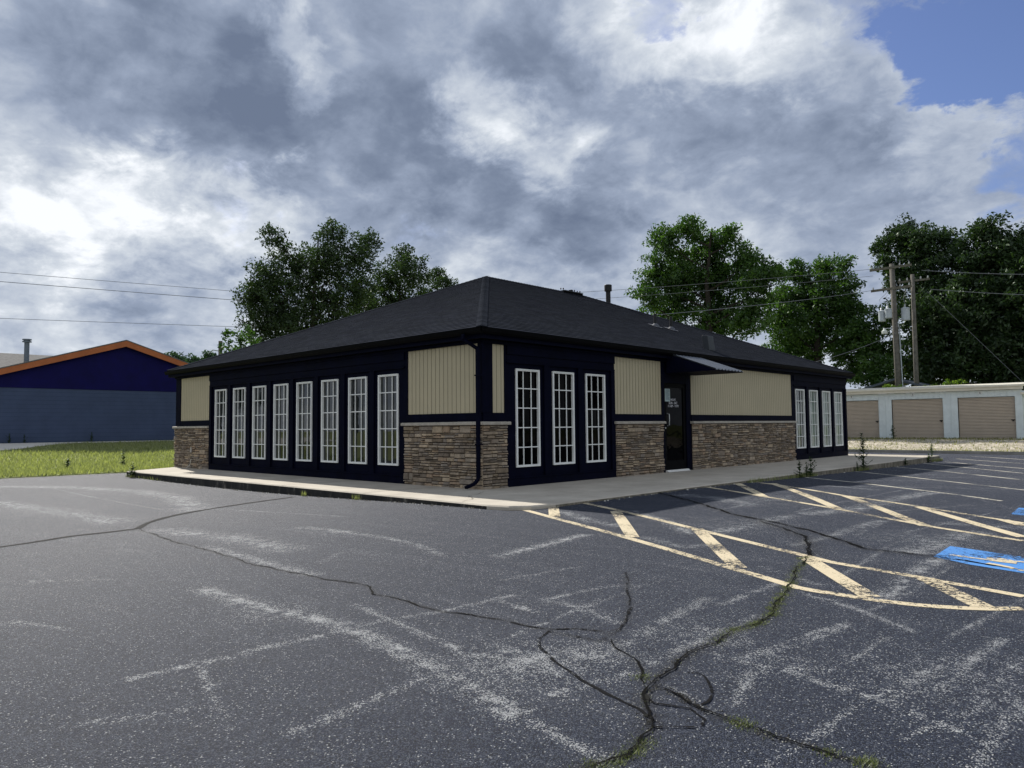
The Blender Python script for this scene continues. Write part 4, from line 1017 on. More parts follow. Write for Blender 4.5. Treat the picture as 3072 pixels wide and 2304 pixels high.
sw_ = part(mb, 'wall', M_RIB, st)
mb = MB(); mb.box(-12, 3.05, YS+.06, YS+.29, -.3, .325); mb.box(-12, 3.06, YS-.005, YS+.055, .0, .326); part(mb, 'footing', mat('footing_concrete', (.17, .18, .14), .95, .1, .3, 2), st)
mb = MB(); mb.extrude([(YS-.28, 3.235), (YS+.1, 3.235), (YS+4.9, 3.6), (YS+4.9, 3.66), (YS-.28, 3.34)], 'x', -12.1, 3.08); mb.box(-12.1, 3.07, YS-.20, YS+.2, 3.075, 3.2345); part(mb, 'roof', M_EAVE, st)
mb = MB(); mb.box(2.97, 3.25, YS-.06, YS+4.8, 2.78, 2.90); part(mb, 'side_gutter', M_EAVE, st)
for i, x in enumerate(dx):
    mb = MB(); n = 27; h = (2.66-.40)/n; pr = []
    for k in range(n):
        z = .40+k*h; pr += [(YS+.16, z), (YS+.16, z+h*.16), (YS+.10, z+h*.26), (YS+.095, z+h*.92), (YS+.16, z+h*.99)]
    for (y0, z0), (y1, z1) in zip(pr[:-1], pr[1:]): mb.quad((x+.02, y0, z0), (x+dw-.02, y0, z0), (x+dw-.02, y1, z1), (x+.02, y1, z1))
    mb.box(x+.02, x+dw-.02, YS+.10, YS+.15, .335, .398)
    d_ = part(mb, 'roller_door', M_DOORR, st)
    mb = MB(); mb.box(x+dw-.22, x+dw-.06, YS+.07, YS+.095, 1.36, 1.41); mb.box(x+dw-.16, x+dw-.10, YS+.05, YS+.069, 1.30, 1.37); part(mb, 'latch', M_DKPIPE, d_)
    mb = MB(); mb.box(x-.01, x+.02, YS+.051, YS+.2, .335, 2.69); part(mb, 'door_jamb', M_BLACK, d_)
    if i:
        nx = {1: -5.97, 2: -2.43, 3: 1.06}[i]
        mb = MB(); mb.box(nx-.11, nx+.11, YS-.034, YS-.0235, 2.85, 3.04); pl = part(mb, 'number_plate', mat('number_plate_white', (.62, .65, .65), .6, .3, .05, 4), st)
        text_mesh(str(i+3), .17, 'unit_number', M_BLACK, pl, Matrix.Translation((nx+3, YS-.037-38.3, 2.885-.3)) @ Matrix.Rotation(math.pi/2, 4, 'X'))
# dark shed roof beyond
sh = empty('dark_shed', (-5.5, 47.5, 0), 'dark blue-grey gabled shed half hidden behind the storage units', 'shed')
mb = MB(); mb.box(-9.0, -2.2, 46, 50, -.3, 3.2); part(mb, 'wall', mat('shed_wall', (.05, .06, .08), .8, .2, .1, 3), sh)
mb = MB(); mb.extrude([(-9.4, 3.15), (-5.6, 4.25), (-1.8, 3.15), (-1.8, 3.3), (-5.6, 4.4), (-9.4, 3.3)], 'y', 45.6, 50.4) ; part(mb, 'roof', mat('shed_roofing', (.07, .085, .11), .7, .3, .1, 3), sh)

# ------------------------------------------------------------------ utility poles, transformers, wires
def far(x, y, z, k=58/54): return (CAM.x+(x-CAM.x)*k, CAM.y+(y-CAM.y)*k, CAM.z+(z-CAM.z)*k)
M_POLE = mat('weathered_pole_wood', (.12, .113, .10), .9, .1, .3, 5, .01, 12)
M_ARM = mat('crossarm_wood', (.12, .115, .095), .9, .1, .3, 5)
M_TRF = mat('transformer_grey', (.36, .40, .44), .5, .4, .12, 4)
M_PORC = mat('porcelain', (.35, .37, .38), .3, .5, .05, 4)
M_WIRE = mat('wire', (.17, .18, .20), .6, .3, .1, 4)
p1b = far(-4.0, 41.27, 0.2); p1t = far(-4.17, 41.22, 11.6)
pole = empty('utility_pole', (p1b[0], p1b[1], 0), 'thick wooden utility pole carrying three grey transformers behind the storage roof', 'utility pole', 'utility poles behind the storage units')
mb = MB(); mb.tube([(p1b[0], p1b[1], -.4), p1t], [.225, .16], 14); part(mb, 'pole_shaft', M_POLE, pole, smooth=True)
def arm(root, a, b, s=.06):
    mb = MB(); A, B = Vector(far(*a)), Vector(far(*b)); t = (B-A).normalized(); n_ = Vector((-t.y, t.x, 0)); u_ = Vector((0, 0, 1))
    q = [A-n_*s-u_*s*1.3, A+n_*s-u_*s*1.3, A+n_*s+u_*s*1.3, A-n_*s+u_*s*1.3]; r = [p+(B-A) for p in q]
    mb.add(q+r, [(0, 1, 2, 3), (7, 6, 5, 4), (0, 4, 5, 1), (1, 5, 6, 2), (2, 6, 7, 3), (3, 7, 4, 0)])
    o = part(mb, 'crossarm', M_ARM, root)
    for f_ in (.06, .3, .72, .94):
        P = A.lerp(B, f_)-Vector((0, .0, 0)); mb = MB(); mb.lathe([(.03, P.z+s), (.05, P.z+s+.05), (.06, P.z+s+.1), (.035, P.z+s+.13), (.05, P.z+s+.17), (.01, P.z+s+.2)], P.x, P.y, 8); part(mb, 'insulator', M_PORC, o)
arm(pole, (-5.39, 40.75, 11.27), (-3.04, 41.4, 11.4)); arm(pole, (-5.36, 40.75, 9.9), (-3.08, 41.4, 10.03))
for (x, y, z0, z1, r) in ((-4.80, 40.98, 7.87, 8.55, .22), (-4.38, 40.86, 8.03, 8.62, .22), (-3.47, 41.25, 7.83, 8.62, .26)):
    P0 = far(x, y, z0); P1 = far(x, y, z1); R_ = r*1.05
    mb = MB(); mb.lathe([(R_*.9, P0[2]), (R_, P0[2]+.03), (R_, P1[2]-.06), (R_*1.07, P1[2]-.05), (R_*1.07, P1[2]), (R_*.6, P1[2]+.05)], P0[0], P0[1], 18)
    t_ = part(mb, 'transformer', M_TRF, pole, smooth=False)
    mb = MB()
    mb.lathe([(.05, P1[2]+.03), (.07, P1[2]+.08), (.05, P1[2]+.12), (.07, P1[2]+.17), (.045, P1[2]+.21), (.06, P1[2]+.26), (.02, P1[2]+.3)], P0[0]-.03, P0[1], 10); part(mb, 'bushing', M_PORC, t_)
    mb = MB(); mb.tube([(P0[0], P0[1]+.1, P0[2]+.35), (p1b[0]-.1, p1b[1], P0[2]+.4)], .05, 6); part(mb, 'bracket', M_DKPIPE, t_)
L0 = far(-4.66, 40.9, 7.3)
mb = MB(); mb.tube([far(-4.03, 41.2, 7.12), far(-4.2, 41.1, 7.35), far(-4.5, 41, 7.4), (L0[0], L0[1], L0[2]+.05)], .025, 8); sl_ = part(mb, 'lamp_arm', M_TRF, pole)
mb = MB(); mb.lathe([(.16, L0[2]-.28), (.19, L0[2]-.2), (.19, L0[2]-.08), (.1, L0[2]), (.06, L0[2]+.12)], L0[0], L0[1], 14); part(mb, 'lamp_head', mat('lamp_head_white', (.55, .58, .55), .4, .4, .05, 4), sl_)
mb = MB(); c0 = far(-3.72, 41.2, 0); c1 = far(-3.86, 41.2, 7.3); mb.tube([(c0[0], c0[1], 0), c1, far(-3.9, 41.15, 7.7)], .035, 6); part(mb, 'conduit', M_TRF, pole)
for i, (a, b, c) in enumerate((((-4.2, 41.1, 10), (-4.9, 40.9, 9.3), (-4.8, 40.9, 8.8)), ((-4.1, 41.1, 9.9), (-4.5, 40.8, 9.4), (-4.38, 40.8, 8.85)), ((-3.3, 41.3, 10), (-3.55, 41.2, 9.4), (-3.47, 41.2, 8.85)), ((-4.0, 41.0, 7.7), (-3.7, 40.9, 7.2), (-3.9, 41.0, 6.9)), ((-4.3, 41.0, 7.7), (-4.25, 40.9, 7.2), (-4.0, 41.0, 7.0)), ((-3.6, 41.1, 7.8), (-3.75, 41, 7.4), (-4.0, 41, 7.5)))):
    mb = MB(); mb.tube([far(*a), far(*b), far(*c)], .014, 5); part(mb, 'jumper_wire', M_WIRE, pole)
p2b = far(-3.16, 41.5, 0); p2t = far(-3.15, 41.5, 10.85)
pole2 = empty('utility_pole', (p2b[0], p2b[1]+.4, 0), 'thinner wooden utility pole just right of the transformer pole', 'utility pole', 'utility poles behind the storage units')
mb = MB(); mb.tube([(p2b[0], p2b[1]+.4, -.4), (p2t[0], p2t[1]+.4, p2t[2])], [.185, .13], 12); part(mb, 'pole_shaft', M_POLE, pole2, smooth=True)
arm(pole2, (-4.0, 41.75, 10.43), (-2.2, 42.1, 10.46), .05)
def wire(name, a, b, sag, r, label, group=None, cat='power line'):
    A, B = Vector(a), Vector(b); pts = [A.lerp(B, i/24)-Vector((0, 0, sag*4*(i/24)*(1-i/24))) for i in range(25)]
    mb = MB(); mb.tube(pts, r, 5, False); return tag(mb.build(name, M_WIRE), label, cat, group)
def ext(a, b, k0, k1):
    A, B = Vector(a), Vector(b); return tuple(A+(B-A)*k0), tuple(A+(B-A)*k1)
Gp = 'overhead power lines'
a, b = ext((-47.8, 1.6, 11.98), (-42.82, 16.01, 11.8), -1.5, 1.9); wire('power_line', a, b, .1, .016, 'topmost thin power line crossing the left sky to the tall tree', Gp)
a, b = ext((-47.8, 1.6, 11.355), (-42.82, 16.02, 11.12), -1.5, 1.9); wire('power_line', a, b, .1, .021, 'thicker second power line crossing the left sky to the tall tree', Gp)
a, b = ext((-47.8, 1.67, 8.837), (-43.24, 15.15, 9.03), -1.5, 1.2); wire('power_line', a, b, .05, .016, 'lowest power line in the left sky, above the grey roof vent pipe', Gp)
wire('power_line', (-25.5, 33.5, 11.5), far(-5.3, 40.8, 11.36), .1, .014, 'upper wire reaching the top left crossarm end over the roof', Gp)
wire('power_line', (-25.5, 33.5, 10.9), far(-5.2, 40.8, 10.9), .1, .013, 'second wire just under the topmost one over the roof flue', Gp)
wire('service_drop', (-6.85, 14.6, 5.70), far(-5.3, 40.8, 9.95), .12, .014, 'service cable running from the lower crossarm to the shingle roof', cat='service cable')
wire('power_line', far(-2.55, 41.66, 11.0), far(6.5, 43.5, 9.7), .15, .018, 'upper wire leaving the pole top to the right edge', Gp)
wire('power_line', far(-2.1, 41.77, 9.73), far(6.5, 43.4, 8.35), .1, .018, 'lower wire leaving the crossarm to the right edge', Gp)
wire('guy_wire', far(-2.3, 41.8, 9.6), (4.7, 45.8, .3), 0, .010, 'slanting guy wire braced down right from the poles', cat='guy wire')
wire('telephone_cable', (-7.3, 30.4, 4.30), far(-4.1, 41.2, 7.05), .25, .014, 'low cable sagging from the pole towards the far roof end', cat='cable')
P = (-52.5, 19.0)
dp = empty('utility_pole', (P[0], P[1], 0), 'distant grey utility pole top above the left end of the shingle roof', 'utility pole')
mb = MB(); mb.tube([(P[0], P[1], 0), (P[0], P[1], 9.0)], [.2, .17], 10); part(mb, 'pole_shaft', M_POLE, dp)
mb = MB(); mb.tube([(P[0]-.5, P[1]-.9, 7.9), (P[0]-.35, P[1]-.5, 8.2), (P[0], P[1], 8.1)], .05, 6); part(mb, 'lamp_arm', M_TRF, dp)

# ------------------------------------------------------------------ trees
def leaf_material(name, c1, c2, tr=.45):
    m, N, L, b = nodes_of(name)
    N.remove(b)
    at = N.new('ShaderNodeAttribute'); at.attribute_name = 'leafv'
    r = N.new('ShaderNodeValToRGB'); e = r.color_ramp.elements; e[0].color = c1+(1,); e[1].color = c2+(1,)
    L.new(at.outputs['Fac'], r.inputs[0])
    d = N.new('ShaderNodeBsdfDiffuse'); t = N.new('ShaderNodeBsdfTranslucent'); g = N.new('ShaderNodeBsdfGlossy'); g.inputs['Roughness'].default_value = .45; g.inputs[0].default_value = (.5, .55, .5, 1)
    mu = N.new('ShaderNodeMix'); mu.data_type = 'RGBA'; mu.blend_type = 'MULTIPLY'; mu.inputs['Factor'].default_value = 1; mu.inputs['B'].default_value = (1.1, 1.25, .5, 1); L.new(r.outputs[0], mu.inputs['A'])
    L.new(r.outputs[0], d.inputs[0]); L.new(mu.outputs['Result'], t.inputs[0])
    a = N.new('ShaderNodeMixShader'); a.inputs[0].default_value = tr; L.new(d.outputs[0], a.inputs[1]); L.new(t.outputs[0], a.inputs[2])
    c = N.new('ShaderNodeMixShader'); c.inputs[0].default_value = .05; L.new(a.outputs[0], c.inputs[1]); L.new(g.outputs[0], c.inputs[2])
    L.new(c.outputs[0], N['Material Output'].inputs[0])
    return m
M_LF1 = leaf_material('tree_leaves', (.012, .024, .010), (.048, .082, .028), .32)
M_LF2 = leaf_material('green_leaves', (.017, .048, .013), (.078, .150, .030), .42)
M_LF3 = leaf_material('dark_leaves', (.011, .025, .011), (.044, .080, .025), .32)
M_BARK = mat('bark', (.035, .030, .026), .95, .1, .3, 6, .02, 10)
def leaves_mesh(name, cen, nper, spread, size, m, origin):
    n = len(cen)*nper
    c = np.repeat(np.asarray(cen, dtype=np.float64), nper, 0)
    off = RNG.normal(size=(n, 3)); off /= np.linalg.norm(off, axis=1)[:, None]; off *= (RNG.random((n, 1))**.5)*np.asarray(spread).repeat(nper)[:, None] if np.ndim(spread) else (RNG.random((n, 1))**.5)*spread
    off[:, 2] *= .75
    P = c+off
    nr = RNG.normal(size=(n, 3))*np.array([1, 1, 1.1]); nr /= np.linalg.norm(nr, axis=1)[:, None]
    a = np.cross(nr, RNG.normal(size=(n, 3))); a /= np.linalg.norm(a, axis=1)[:, None]; b = np.cross(nr, a)
    s = size*(.6+.8*RNG.random((n, 1)))
    V = np.stack([P-a*s, P-b*s*.45-nr*s*.12, P+a*s, P+b*s*.45-nr*s*.12], 1).reshape(-1, 3)-np.array(origin)
    me = bpy.data.meshes.new(name); me.vertices.add(4*n); me.vertices.foreach_set('co', V.astype(np.float32).ravel())
    me.loops.add(4*n); me.loops.foreach_set('vertex_index', np.arange(4*n, dtype=np.int32)); me.polygons.add(n); me.polygons.foreach_set('loop_start', np.arange(0, 4*n, 4, dtype=np.int32))
    me.update(calc_edges=True); me.materials.append(m)
    cv = np.repeat(RNG.random(len(cen)), nper)
    v = np.clip(.6*cv+.5*RNG.random(n)-.05, 0, 1)
    at = me.attributes.new('leafv', 'FLOAT', 'FACE'); at.data.foreach_set('value', v.astype(np.float32))
    return me
def tree(base, blobs, label, m, size=.15, dens=7.5, nper=46, spread=.5, group=None, name='tree', trunk_r=.3, depth=.8, inner=.12):
    bx, by = base; v = Vector((bx-CAM.x, by-CAM.y, 0)).normalized()
    root = empty(name, (bx, by, 0), label, 'tree', group)
    cen = []; tb = MB(); bl = []
    for x, y, z, r in blobs:
        o_ = random.uniform(-depth, depth)*min(2.5, r*1.3); bl.append((x+v.x*o_, y+v.y*o_, z, r))
    zmin = min(b[2] for b in bl); zmax = max(b[2] for b in bl)
    tb_ = [b for b in bl if b[2] > zmin+(zmax-zmin)*.6]; tx = sum(b[0] for b in tb_)/len(tb_); ty = sum(b[1] for b in tb_)/len(tb_)
    spine = [Vector((bx, by, -.3))]
    for k in range(1, 9):
        t = k/8; spine.append(Vector((bx+(tx-bx)*t*t+random.uniform(-.25, .25)*t, by+(ty-by)*t*t+random.uniform(-.25, .25)*t, (zmax-.2)*t)))
    tb.tube(spine, [trunk_r*(1.15-.98*k/8) for k in range(9)], 9)
    def at_z(z):
        z = max(.5, min(zmax-.4, z)); k = max(0, min(7, int(z/(zmax-.2)*8))); a_, b_ = spine[k], spine[k+1]; return a_.lerp(b_, (z-a_.z)/max(.01, b_.z-a_.z))
    for x, y, z, r in bl:
        e = Vector((x, y, z)); hd_ = math.hypot(x-tx, y-ty); hub = at_z(z-.55*hd_-r*.5)
        mid_ = hub.lerp(e, .5)+Vector((random.uniform(-.3, .3), random.uniform(-.3, .3), -.08*(e-hub).length)); lr = trunk_r*.34*(1.1-.6*hub.z/zmax)
        tb.tube([hub, mid_, e, e+(e-mid_).normalized()*r*.6], [lr, lr*.62, lr*.3, .015], 6)
        n = max(3, int(dens*r*r)+2)
        for _ in range(n):
            d = Vector((random.gauss(0, 1), random.gauss(0, 1), random.gauss(0, 1))).normalized(); rr = r*(inner+(1-inner)*random.random()**.6)*random.uniform(.9, 1.12)
            q = e+Vector((d.x*rr, d.y*rr, d.z*rr*.95)); cen.append(tuple(q))
            if random.random() < .15: tb.tube([e.lerp(mid_, .2*random.random()), e.lerp(q, .55)+Vector((0, 0, -.1)), q], [.05, .03, .01], 4, False)
    part(tb, 'trunk', M_BARK, root)
    me = leaves_mesh('crown', cen, nper, spread, size, m, (bx, by, 0)); c = bpy.data.objects.new('crown', me); COL.objects.link(c); c.parent = root
    return root
TREES = {
'left_a':((-38.6,19.5),[(-40.0, 17.1, 15.5, 0.79), (-40.2, 16.7, 13.0, 1.3), (-40.6, 16.0, 11.3, 1.3), (-39.2, 18.6, 13.7, 1.62), (-39.7, 17.7, 10.6, 2.16), (-37.7, 20.9, 16.0, 0.94), (-38.1, 20.3, 14.1, 1.51), (-36.9, 22.2, 14.2, 1.37), (-36.2, 23.1, 15.5, 0.79), (-38.0, 20.5, 11.3, 2.16), (-36.8, 22.3, 11.9, 1.44), (-39.2, 18.6, 8.4, 2.16), (-40.4, 16.4, 9.0, 1.26), (-37.7, 20.9, 8.5, 1.8)]),
'left_b':((-39.0,27.8),[(-38.6, 28.3, 15.6, 0.94), (-39.3, 27.4, 13.9, 1.33), (-38.1, 28.9, 13.9, 1.33), (-39.1, 27.6, 11.7, 1.64), (-40.5, 25.8, 11.2, 1.41), (-38.1, 28.9, 11.5, 1.41), (-39.8, 26.7, 9.5, 1.56)]),
'left_c':((-38.9,32.6),[(-39.1, 32.4, 14.9, 0.82), (-39.2, 32.3, 13.3, 1.02), (-38.5, 33.1, 13.9, 0.74), (-38.9, 32.6, 11.6, 1.02)]),
'sapl':((-29.2,9.6),[(-29.4, 9.3, 6.3, 0.61), (-29.1, 9.8, 6.9, 0.39), (-29.6, 8.9, 5.9, 0.56), (-29.0, 10.2, 6.1, 0.61), (-29.7, 8.7, 6.7, 0.2)]),
'r1':((-17.9,42.0),[(-20.6, 40.4, 16.0, 1.19), (-18.9, 41.4, 16.6, 1.04), (-17.7, 42.1, 15.7, 1.42), (-16.2, 42.9, 16.0, 0.74), (-21.3, 40.0, 13.4, 1.34), (-19.3, 41.2, 13.3, 2.23), (-17.2, 42.4, 13.1, 2.23), (-15.1, 43.4, 14.0, 1.19), (-14.4, 43.8, 12.0, 1.56), (-13.3, 44.2, 12.9, 0.52), (-21.8, 39.7, 11.2, 1.04), (-20.3, 40.6, 10.4, 1.68), (-17.5, 42.2, 9.8, 2.05), (-15.2, 43.4, 9.4, 1.49)]),
'r2':((-12.8,50.9),[(-14.1, 50.5, 14.0, 1.07), (-12.1, 51.2, 14.2, 1.07), (-10.9, 51.7, 14.3, 0.57), (-14.4, 50.3, 12.1, 1.48), (-12.0, 51.3, 11.7, 2.25), (-10.5, 51.8, 9.7, 1.48), (-13.0, 50.9, 8.7, 2.38), (-15.2, 50.0, 9.6, 1.72), (-10.1, 51.9, 7.8, 1.64), (-15.9, 49.7, 11.6, 0.9), (-15.1, 50.0, 6.9, 2.05)]),
'r3':((-8.4,50.4),[(-7.8, 50.6, 9.3, 1.03), (-9.2, 50.1, 8.3, 1.11), (-8.0, 50.5, 6.8, 1.67), (-9.9, 49.9, 5.6, 1.27), (-8.4, 50.4, 5.0, 1.51), (-10.5, 49.7, 6.9, 0.79)]),
'r4':((-6.4,55.1),[(-7.2, 54.9, 16.9, 1.18), (-8.4, 54.6, 15.7, 0.93), (-6.0, 55.2, 15.5, 1.6), (-4.4, 55.6, 15.7, 1.18), (-8.2, 54.6, 13.5, 1.18), (-5.8, 55.3, 12.9, 2.32), (-7.1, 54.9, 10.8, 1.27), (-5.6, 55.3, 9.1, 2.53), (-6.5, 55.1, 5.8, 2.11)]),
'r5':((-1.2,54.3),[(-1.2, 54.3, 15.6, 1.07), (-2.0, 54.1, 13.6, 1.88), (-0.1, 54.4, 13.9, 1.72), (1.3, 54.7, 13.8, 1.84), (-0.9, 54.3, 10.6, 3.07), (-3.3, 53.8, 9.5, 2.87), (0.4, 54.5, 7.8, 3.48), (-2.2, 54.0, 5.9, 2.87), (1.3, 54.7, 10.4, 2.87), (-4.3, 53.6, 5.6, 2.05), (1.1, 54.6, 4.7, 2.46)]),

}
T_ = lambda k, label, m, **kw: tree(TREES[k][0], [(x, y, z, r*(1.3 if k.startswith('left') else 1.14)) for x, y, z, r in TREES[k][1]], label, m, **kw)
GT = 'broadleaf trees beyond the buildings'
T_('left_a', 'large open broadleaf tree left of the roof peak, its limbs showing', M_LF1, nper=26, dens=30, size=0.115, spread=0.5, trunk_r=.28, group=GT)
T_('left_b', 'middle-height dark tree just right of the largest left tree', M_LF1, nper=28, dens=30, size=0.115, spread=0.5, trunk_r=.22, group=GT)
T_('left_c', 'small slim tree top nearest the roof peak on its left', M_LF1, nper=26, dens=28, size=0.115, spread=0.45, trunk_r=.15, group=GT)
T_('sapl', 'low yellow-green sapling over the left roof slope, below the largest tree', M_LF2, nper=26, dens=14, size=.11, spread=.32, trunk_r=.06, group=GT)
T_('r1', 'tallest leafy green tree right of the roof flue', M_LF2, nper=42, dens=25, size=0.135, spread=0.62, trunk_r=.4, group=GT)
T_('r2', 'bright green tree between the tallest right tree and the transformer pole', M_LF2, nper=42, dens=25, size=0.135, spread=0.62, trunk_r=.4, group=GT)
T_('r3', 'lower bushy green tree directly left of the transformer pole', M_LF2, nper=40, dens=27, size=0.12, spread=0.5, trunk_r=.2, group=GT)
T_('r4', 'dark spreading tree standing directly behind the utility poles', M_LF3, nper=44, dens=22, size=0.14, spread=0.62, trunk_r=.4, group=GT)
T_('r5', 'very dark massive tree filling the right edge above the storage roof', M_LF3, nper=48, dens=20, size=0.145, spread=0.7, trunk_r=.5, group=GT)
for (x, y, z, r, n_) in ((-101, 32.8, 11.3, 1.1, 10), (-100.2, 34.9, 11.0, 1.9, 16), (-99.3, 36.9, 10.8, 1.6, 16), (-98.4, 38.9, 11.1, 1.7, 16)):
    tree((x, y), [(x, y, z, r), (x, y+.7, z-1.8, r*1.3), (x, y-.8, z-2.5, r*1.3), (x, y, z-4, r*1.4)], {10: 'first faint treetop right of the orange gable, far away', }.get(n_, {34.9: 'second distant treetop between orange gable and navy roof', 36.9: 'third distant treetop between orange gable and navy roof', 38.9: 'last distant treetop touching the navy roof end'}.get(y, '')), leaf_material('hazy_leaves', (.02, .045, .035), (.045, .08, .05)), nper=40, size=.26, dens=12, spread=.9, group='distant treetops', trunk_r=.2)
# two shrub tops over the storage roof
for (x, y, z, r, lab) in ((-4.64, 42.0, 3.55, .42, 'bright green shrub top left of the transformer pole, over the storage roof'), (-2.45, 43.0, 3.5, .4, 'small green shrub top between the two poles, over the storage roof'), (-1.5, 43.6, 3.65, .5, 'bright green shrub top right of both poles, over the storage roof')):
    x, y, z = far(x, y, z, 1.045)
    tree((x, y), [(x-.35, y, z-.05, r*.8), (x, y, z+.05, r), (x+.4, y, z-.05, r*.8), (x, y, z-.8, r*1.5)], lab, leaf_material('bright_shrub_leaves', (.06, .12, .02), (.20, .28, .05), .5), name='shrub', nper=24, size=.085, dens=34, spread=.18, trunk_r=.05, depth=.1, group='shrubs over the storage roof')  # shrub leaves given a brighter green than the trees
for s_ in [o for o in COL.objects if o.name.startswith('shrub')]: s_['category'] = 'shrub'

# unseen trees for the windows to mirror; right-hand row added to darken reflections
src = [o for o in COL.objects if o.get('category') == 'tree']
def copy_thing(o, loc, rz, label, group):
    c = o.copy(); COL.objects.link(c); c.location = loc; c.rotation_euler = (0, 0, rz); c['label'] = label; c['group'] = group
    for ch in [q for q in COL.objects if q.parent == o]:
        d = ch.copy(); COL.objects.link(d); d.parent = c
    return c
big = [o for o in src if 'tallest leafy' in o['label'] or 'massive' in o['label'] or 'spreading' in o['label']]
for i, (x, y) in enumerate([(17, 60), (27, 58), (37, 55), (46, 50), (55, 44), (62, 36)]):
    copy_thing(big[i % 3], (x, y, 0), i*1.3+.5, ['first', 'second', 'third', 'fourth', 'fifth', 'sixth'][i]+' tree from the left in the unseen row added right of the lot', 'unseen trees added off to the right')
for i, (x, y) in enumerate([(-60, -38), (-50, -44), (-38, -50), (-26, -55), (-14, -58), (-68, -26)]):
    copy_thing(big[i % 3], (x, y, 0), i*1.7, ['first', 'second', 'third', 'fourth', 'fifth', 'sixth'][i]+' tree in the unseen clump across the road to the left', 'trees across the road')

# ------------------------------------------------------------------ grass, tufts and weeds
M_BLADE = leaf_material('grass_blades', (.17, .185, .085), (.39, .40, .21), .42)
def blades(name, P, h, w, m, lean=.35):
    n = len(P); P = np.asarray(P, dtype=np.float64)
    ang = RNG.random(n)*2*np.pi; d = np.stack([np.cos(ang), np.sin(ang), np.zeros(n)], 1); s = np.stack([-np.sin(ang), np.cos(ang), np.zeros(n)], 1)
    H = h*(.5+.9*RNG.random((n, 1))); Wd = w*(.6+.8*RNG.random((n, 1)))
    tip = P+d*H*lean*RNG.random((n, 1))*1.6; tip[:, 2] += H[:, 0]
    V = np.stack([P-s*Wd/2, P+s*Wd/2, tip], 1).reshape(-1, 3)
    me = bpy.data.meshes.new(name); me.vertices.add(3*n); me.vertices.foreach_set('co', V.astype(np.float32).ravel()); me.loops.add(3*n); me.loops.foreach_set('vertex_index', np.arange(3*n, dtype=np.int32))
    me.polygons.add(n); me.polygons.foreach_set('loop_start', np.arange(0, 3*n, 3, dtype=np.int32)); me.update(calc_edges=True); me.materials.append(m)
    at = me.attributes.new('leafv', 'FLOAT', 'FACE'); at.data.foreach_set('value', RNG.random(n).astype(np.float32))
    o = bpy.data.objects.new(name, me); COL.objects.link(o); return o
pts = []
for _ in range(90000):
    x = -15.95-13.2*random.random()**1.1; y = random.uniform(-9, 9) if random.random() < .75 else random.uniform(4, 15)
    if x < path_x(y)+.15: continue
    pts.append((x+random.gauss(0, .02), y, ground_z(x, y)-.01))
tag(blades('grass', pts, .13, .03, M_BLADE, .6), 'sunlit yellow-green grass between the parking lot and the blue building', 'grass', kind='stuff')
pts = []
for _ in range(7000):
    x = random.uniform(-8, 12); y = random.choice((random.gauss(37.8, .5), random.gauss(29.4, .35), random.uniform(29, 38))); y = min(38.2, max(28.8, y))
    pts.append((x, y, ground_z(x, y)))
tag(blades('gravel_grass', pts, .12, .04, leaf_material('dry_grass', (.12, .13, .04), (.34, .31, .14), .4), .8), 'sparse dry grass growing through the gravel in front of the storage units', 'grass', kind='stuff')
pts = []
for cx, cy in CRACK_GRASS:
    for _ in range(150): 
        x, y = cx+random.gauss(0, .03), cy+random.gauss(0, .035); pts.append((x, y, lot_z(x, y)))
for q in resample(CRACKS['c10'][1:9], .022):
    for _ in range(random.choice((2, 6, 14, 22))): x, y = q.x+random.gauss(0, .03), q.y+random.gauss(0, .025); pts.append((x, y, lot_z(x, y)))
for k in ('c10', 'c11'):
    for q in resample(CRACKS[k][3:], .05):
        if random.random() < .12:
            for _ in range(9): x, y = q.x+random.gauss(0, .02), q.y+random.gauss(0, .02); pts.append((x, y, lot_z(x, y)))
tag(blades('crack_grass', pts, .012, .003, leaf_material('crack_grass_blades', (.07, .09, .03), (.22, .24, .09), .4), 1.1), 'small green grass tufts sprouting along the asphalt cracks', 'grass', kind='stuff')
pts = []
for _ in range(1500):
    y = random.choice((random.uniform(5.5, 9.5), random.gauss(8.7, .3), random.gauss(13, .3), random.uniform(20.5, 21.8))); x = 3.0+abs(random.gauss(0, .03)); pts.append((x, y, lot_z(x, y)))
for _ in range(260):
    x = random.choice((random.gauss(-3.33, .06), random.gauss(-1.4, .05), random.gauss(-13.1, .1), random.uniform(-13.7, -11))); y = -2.07-abs(random.gauss(0, .02)); pts.append((x, y, lot_z(x, y)))
tag(blades('kerb_grass', pts, .10, .010, M_BLADE, .5), 'wispy grass sprouting along the foot of the walkway kerb', 'grass', kind='stuff')

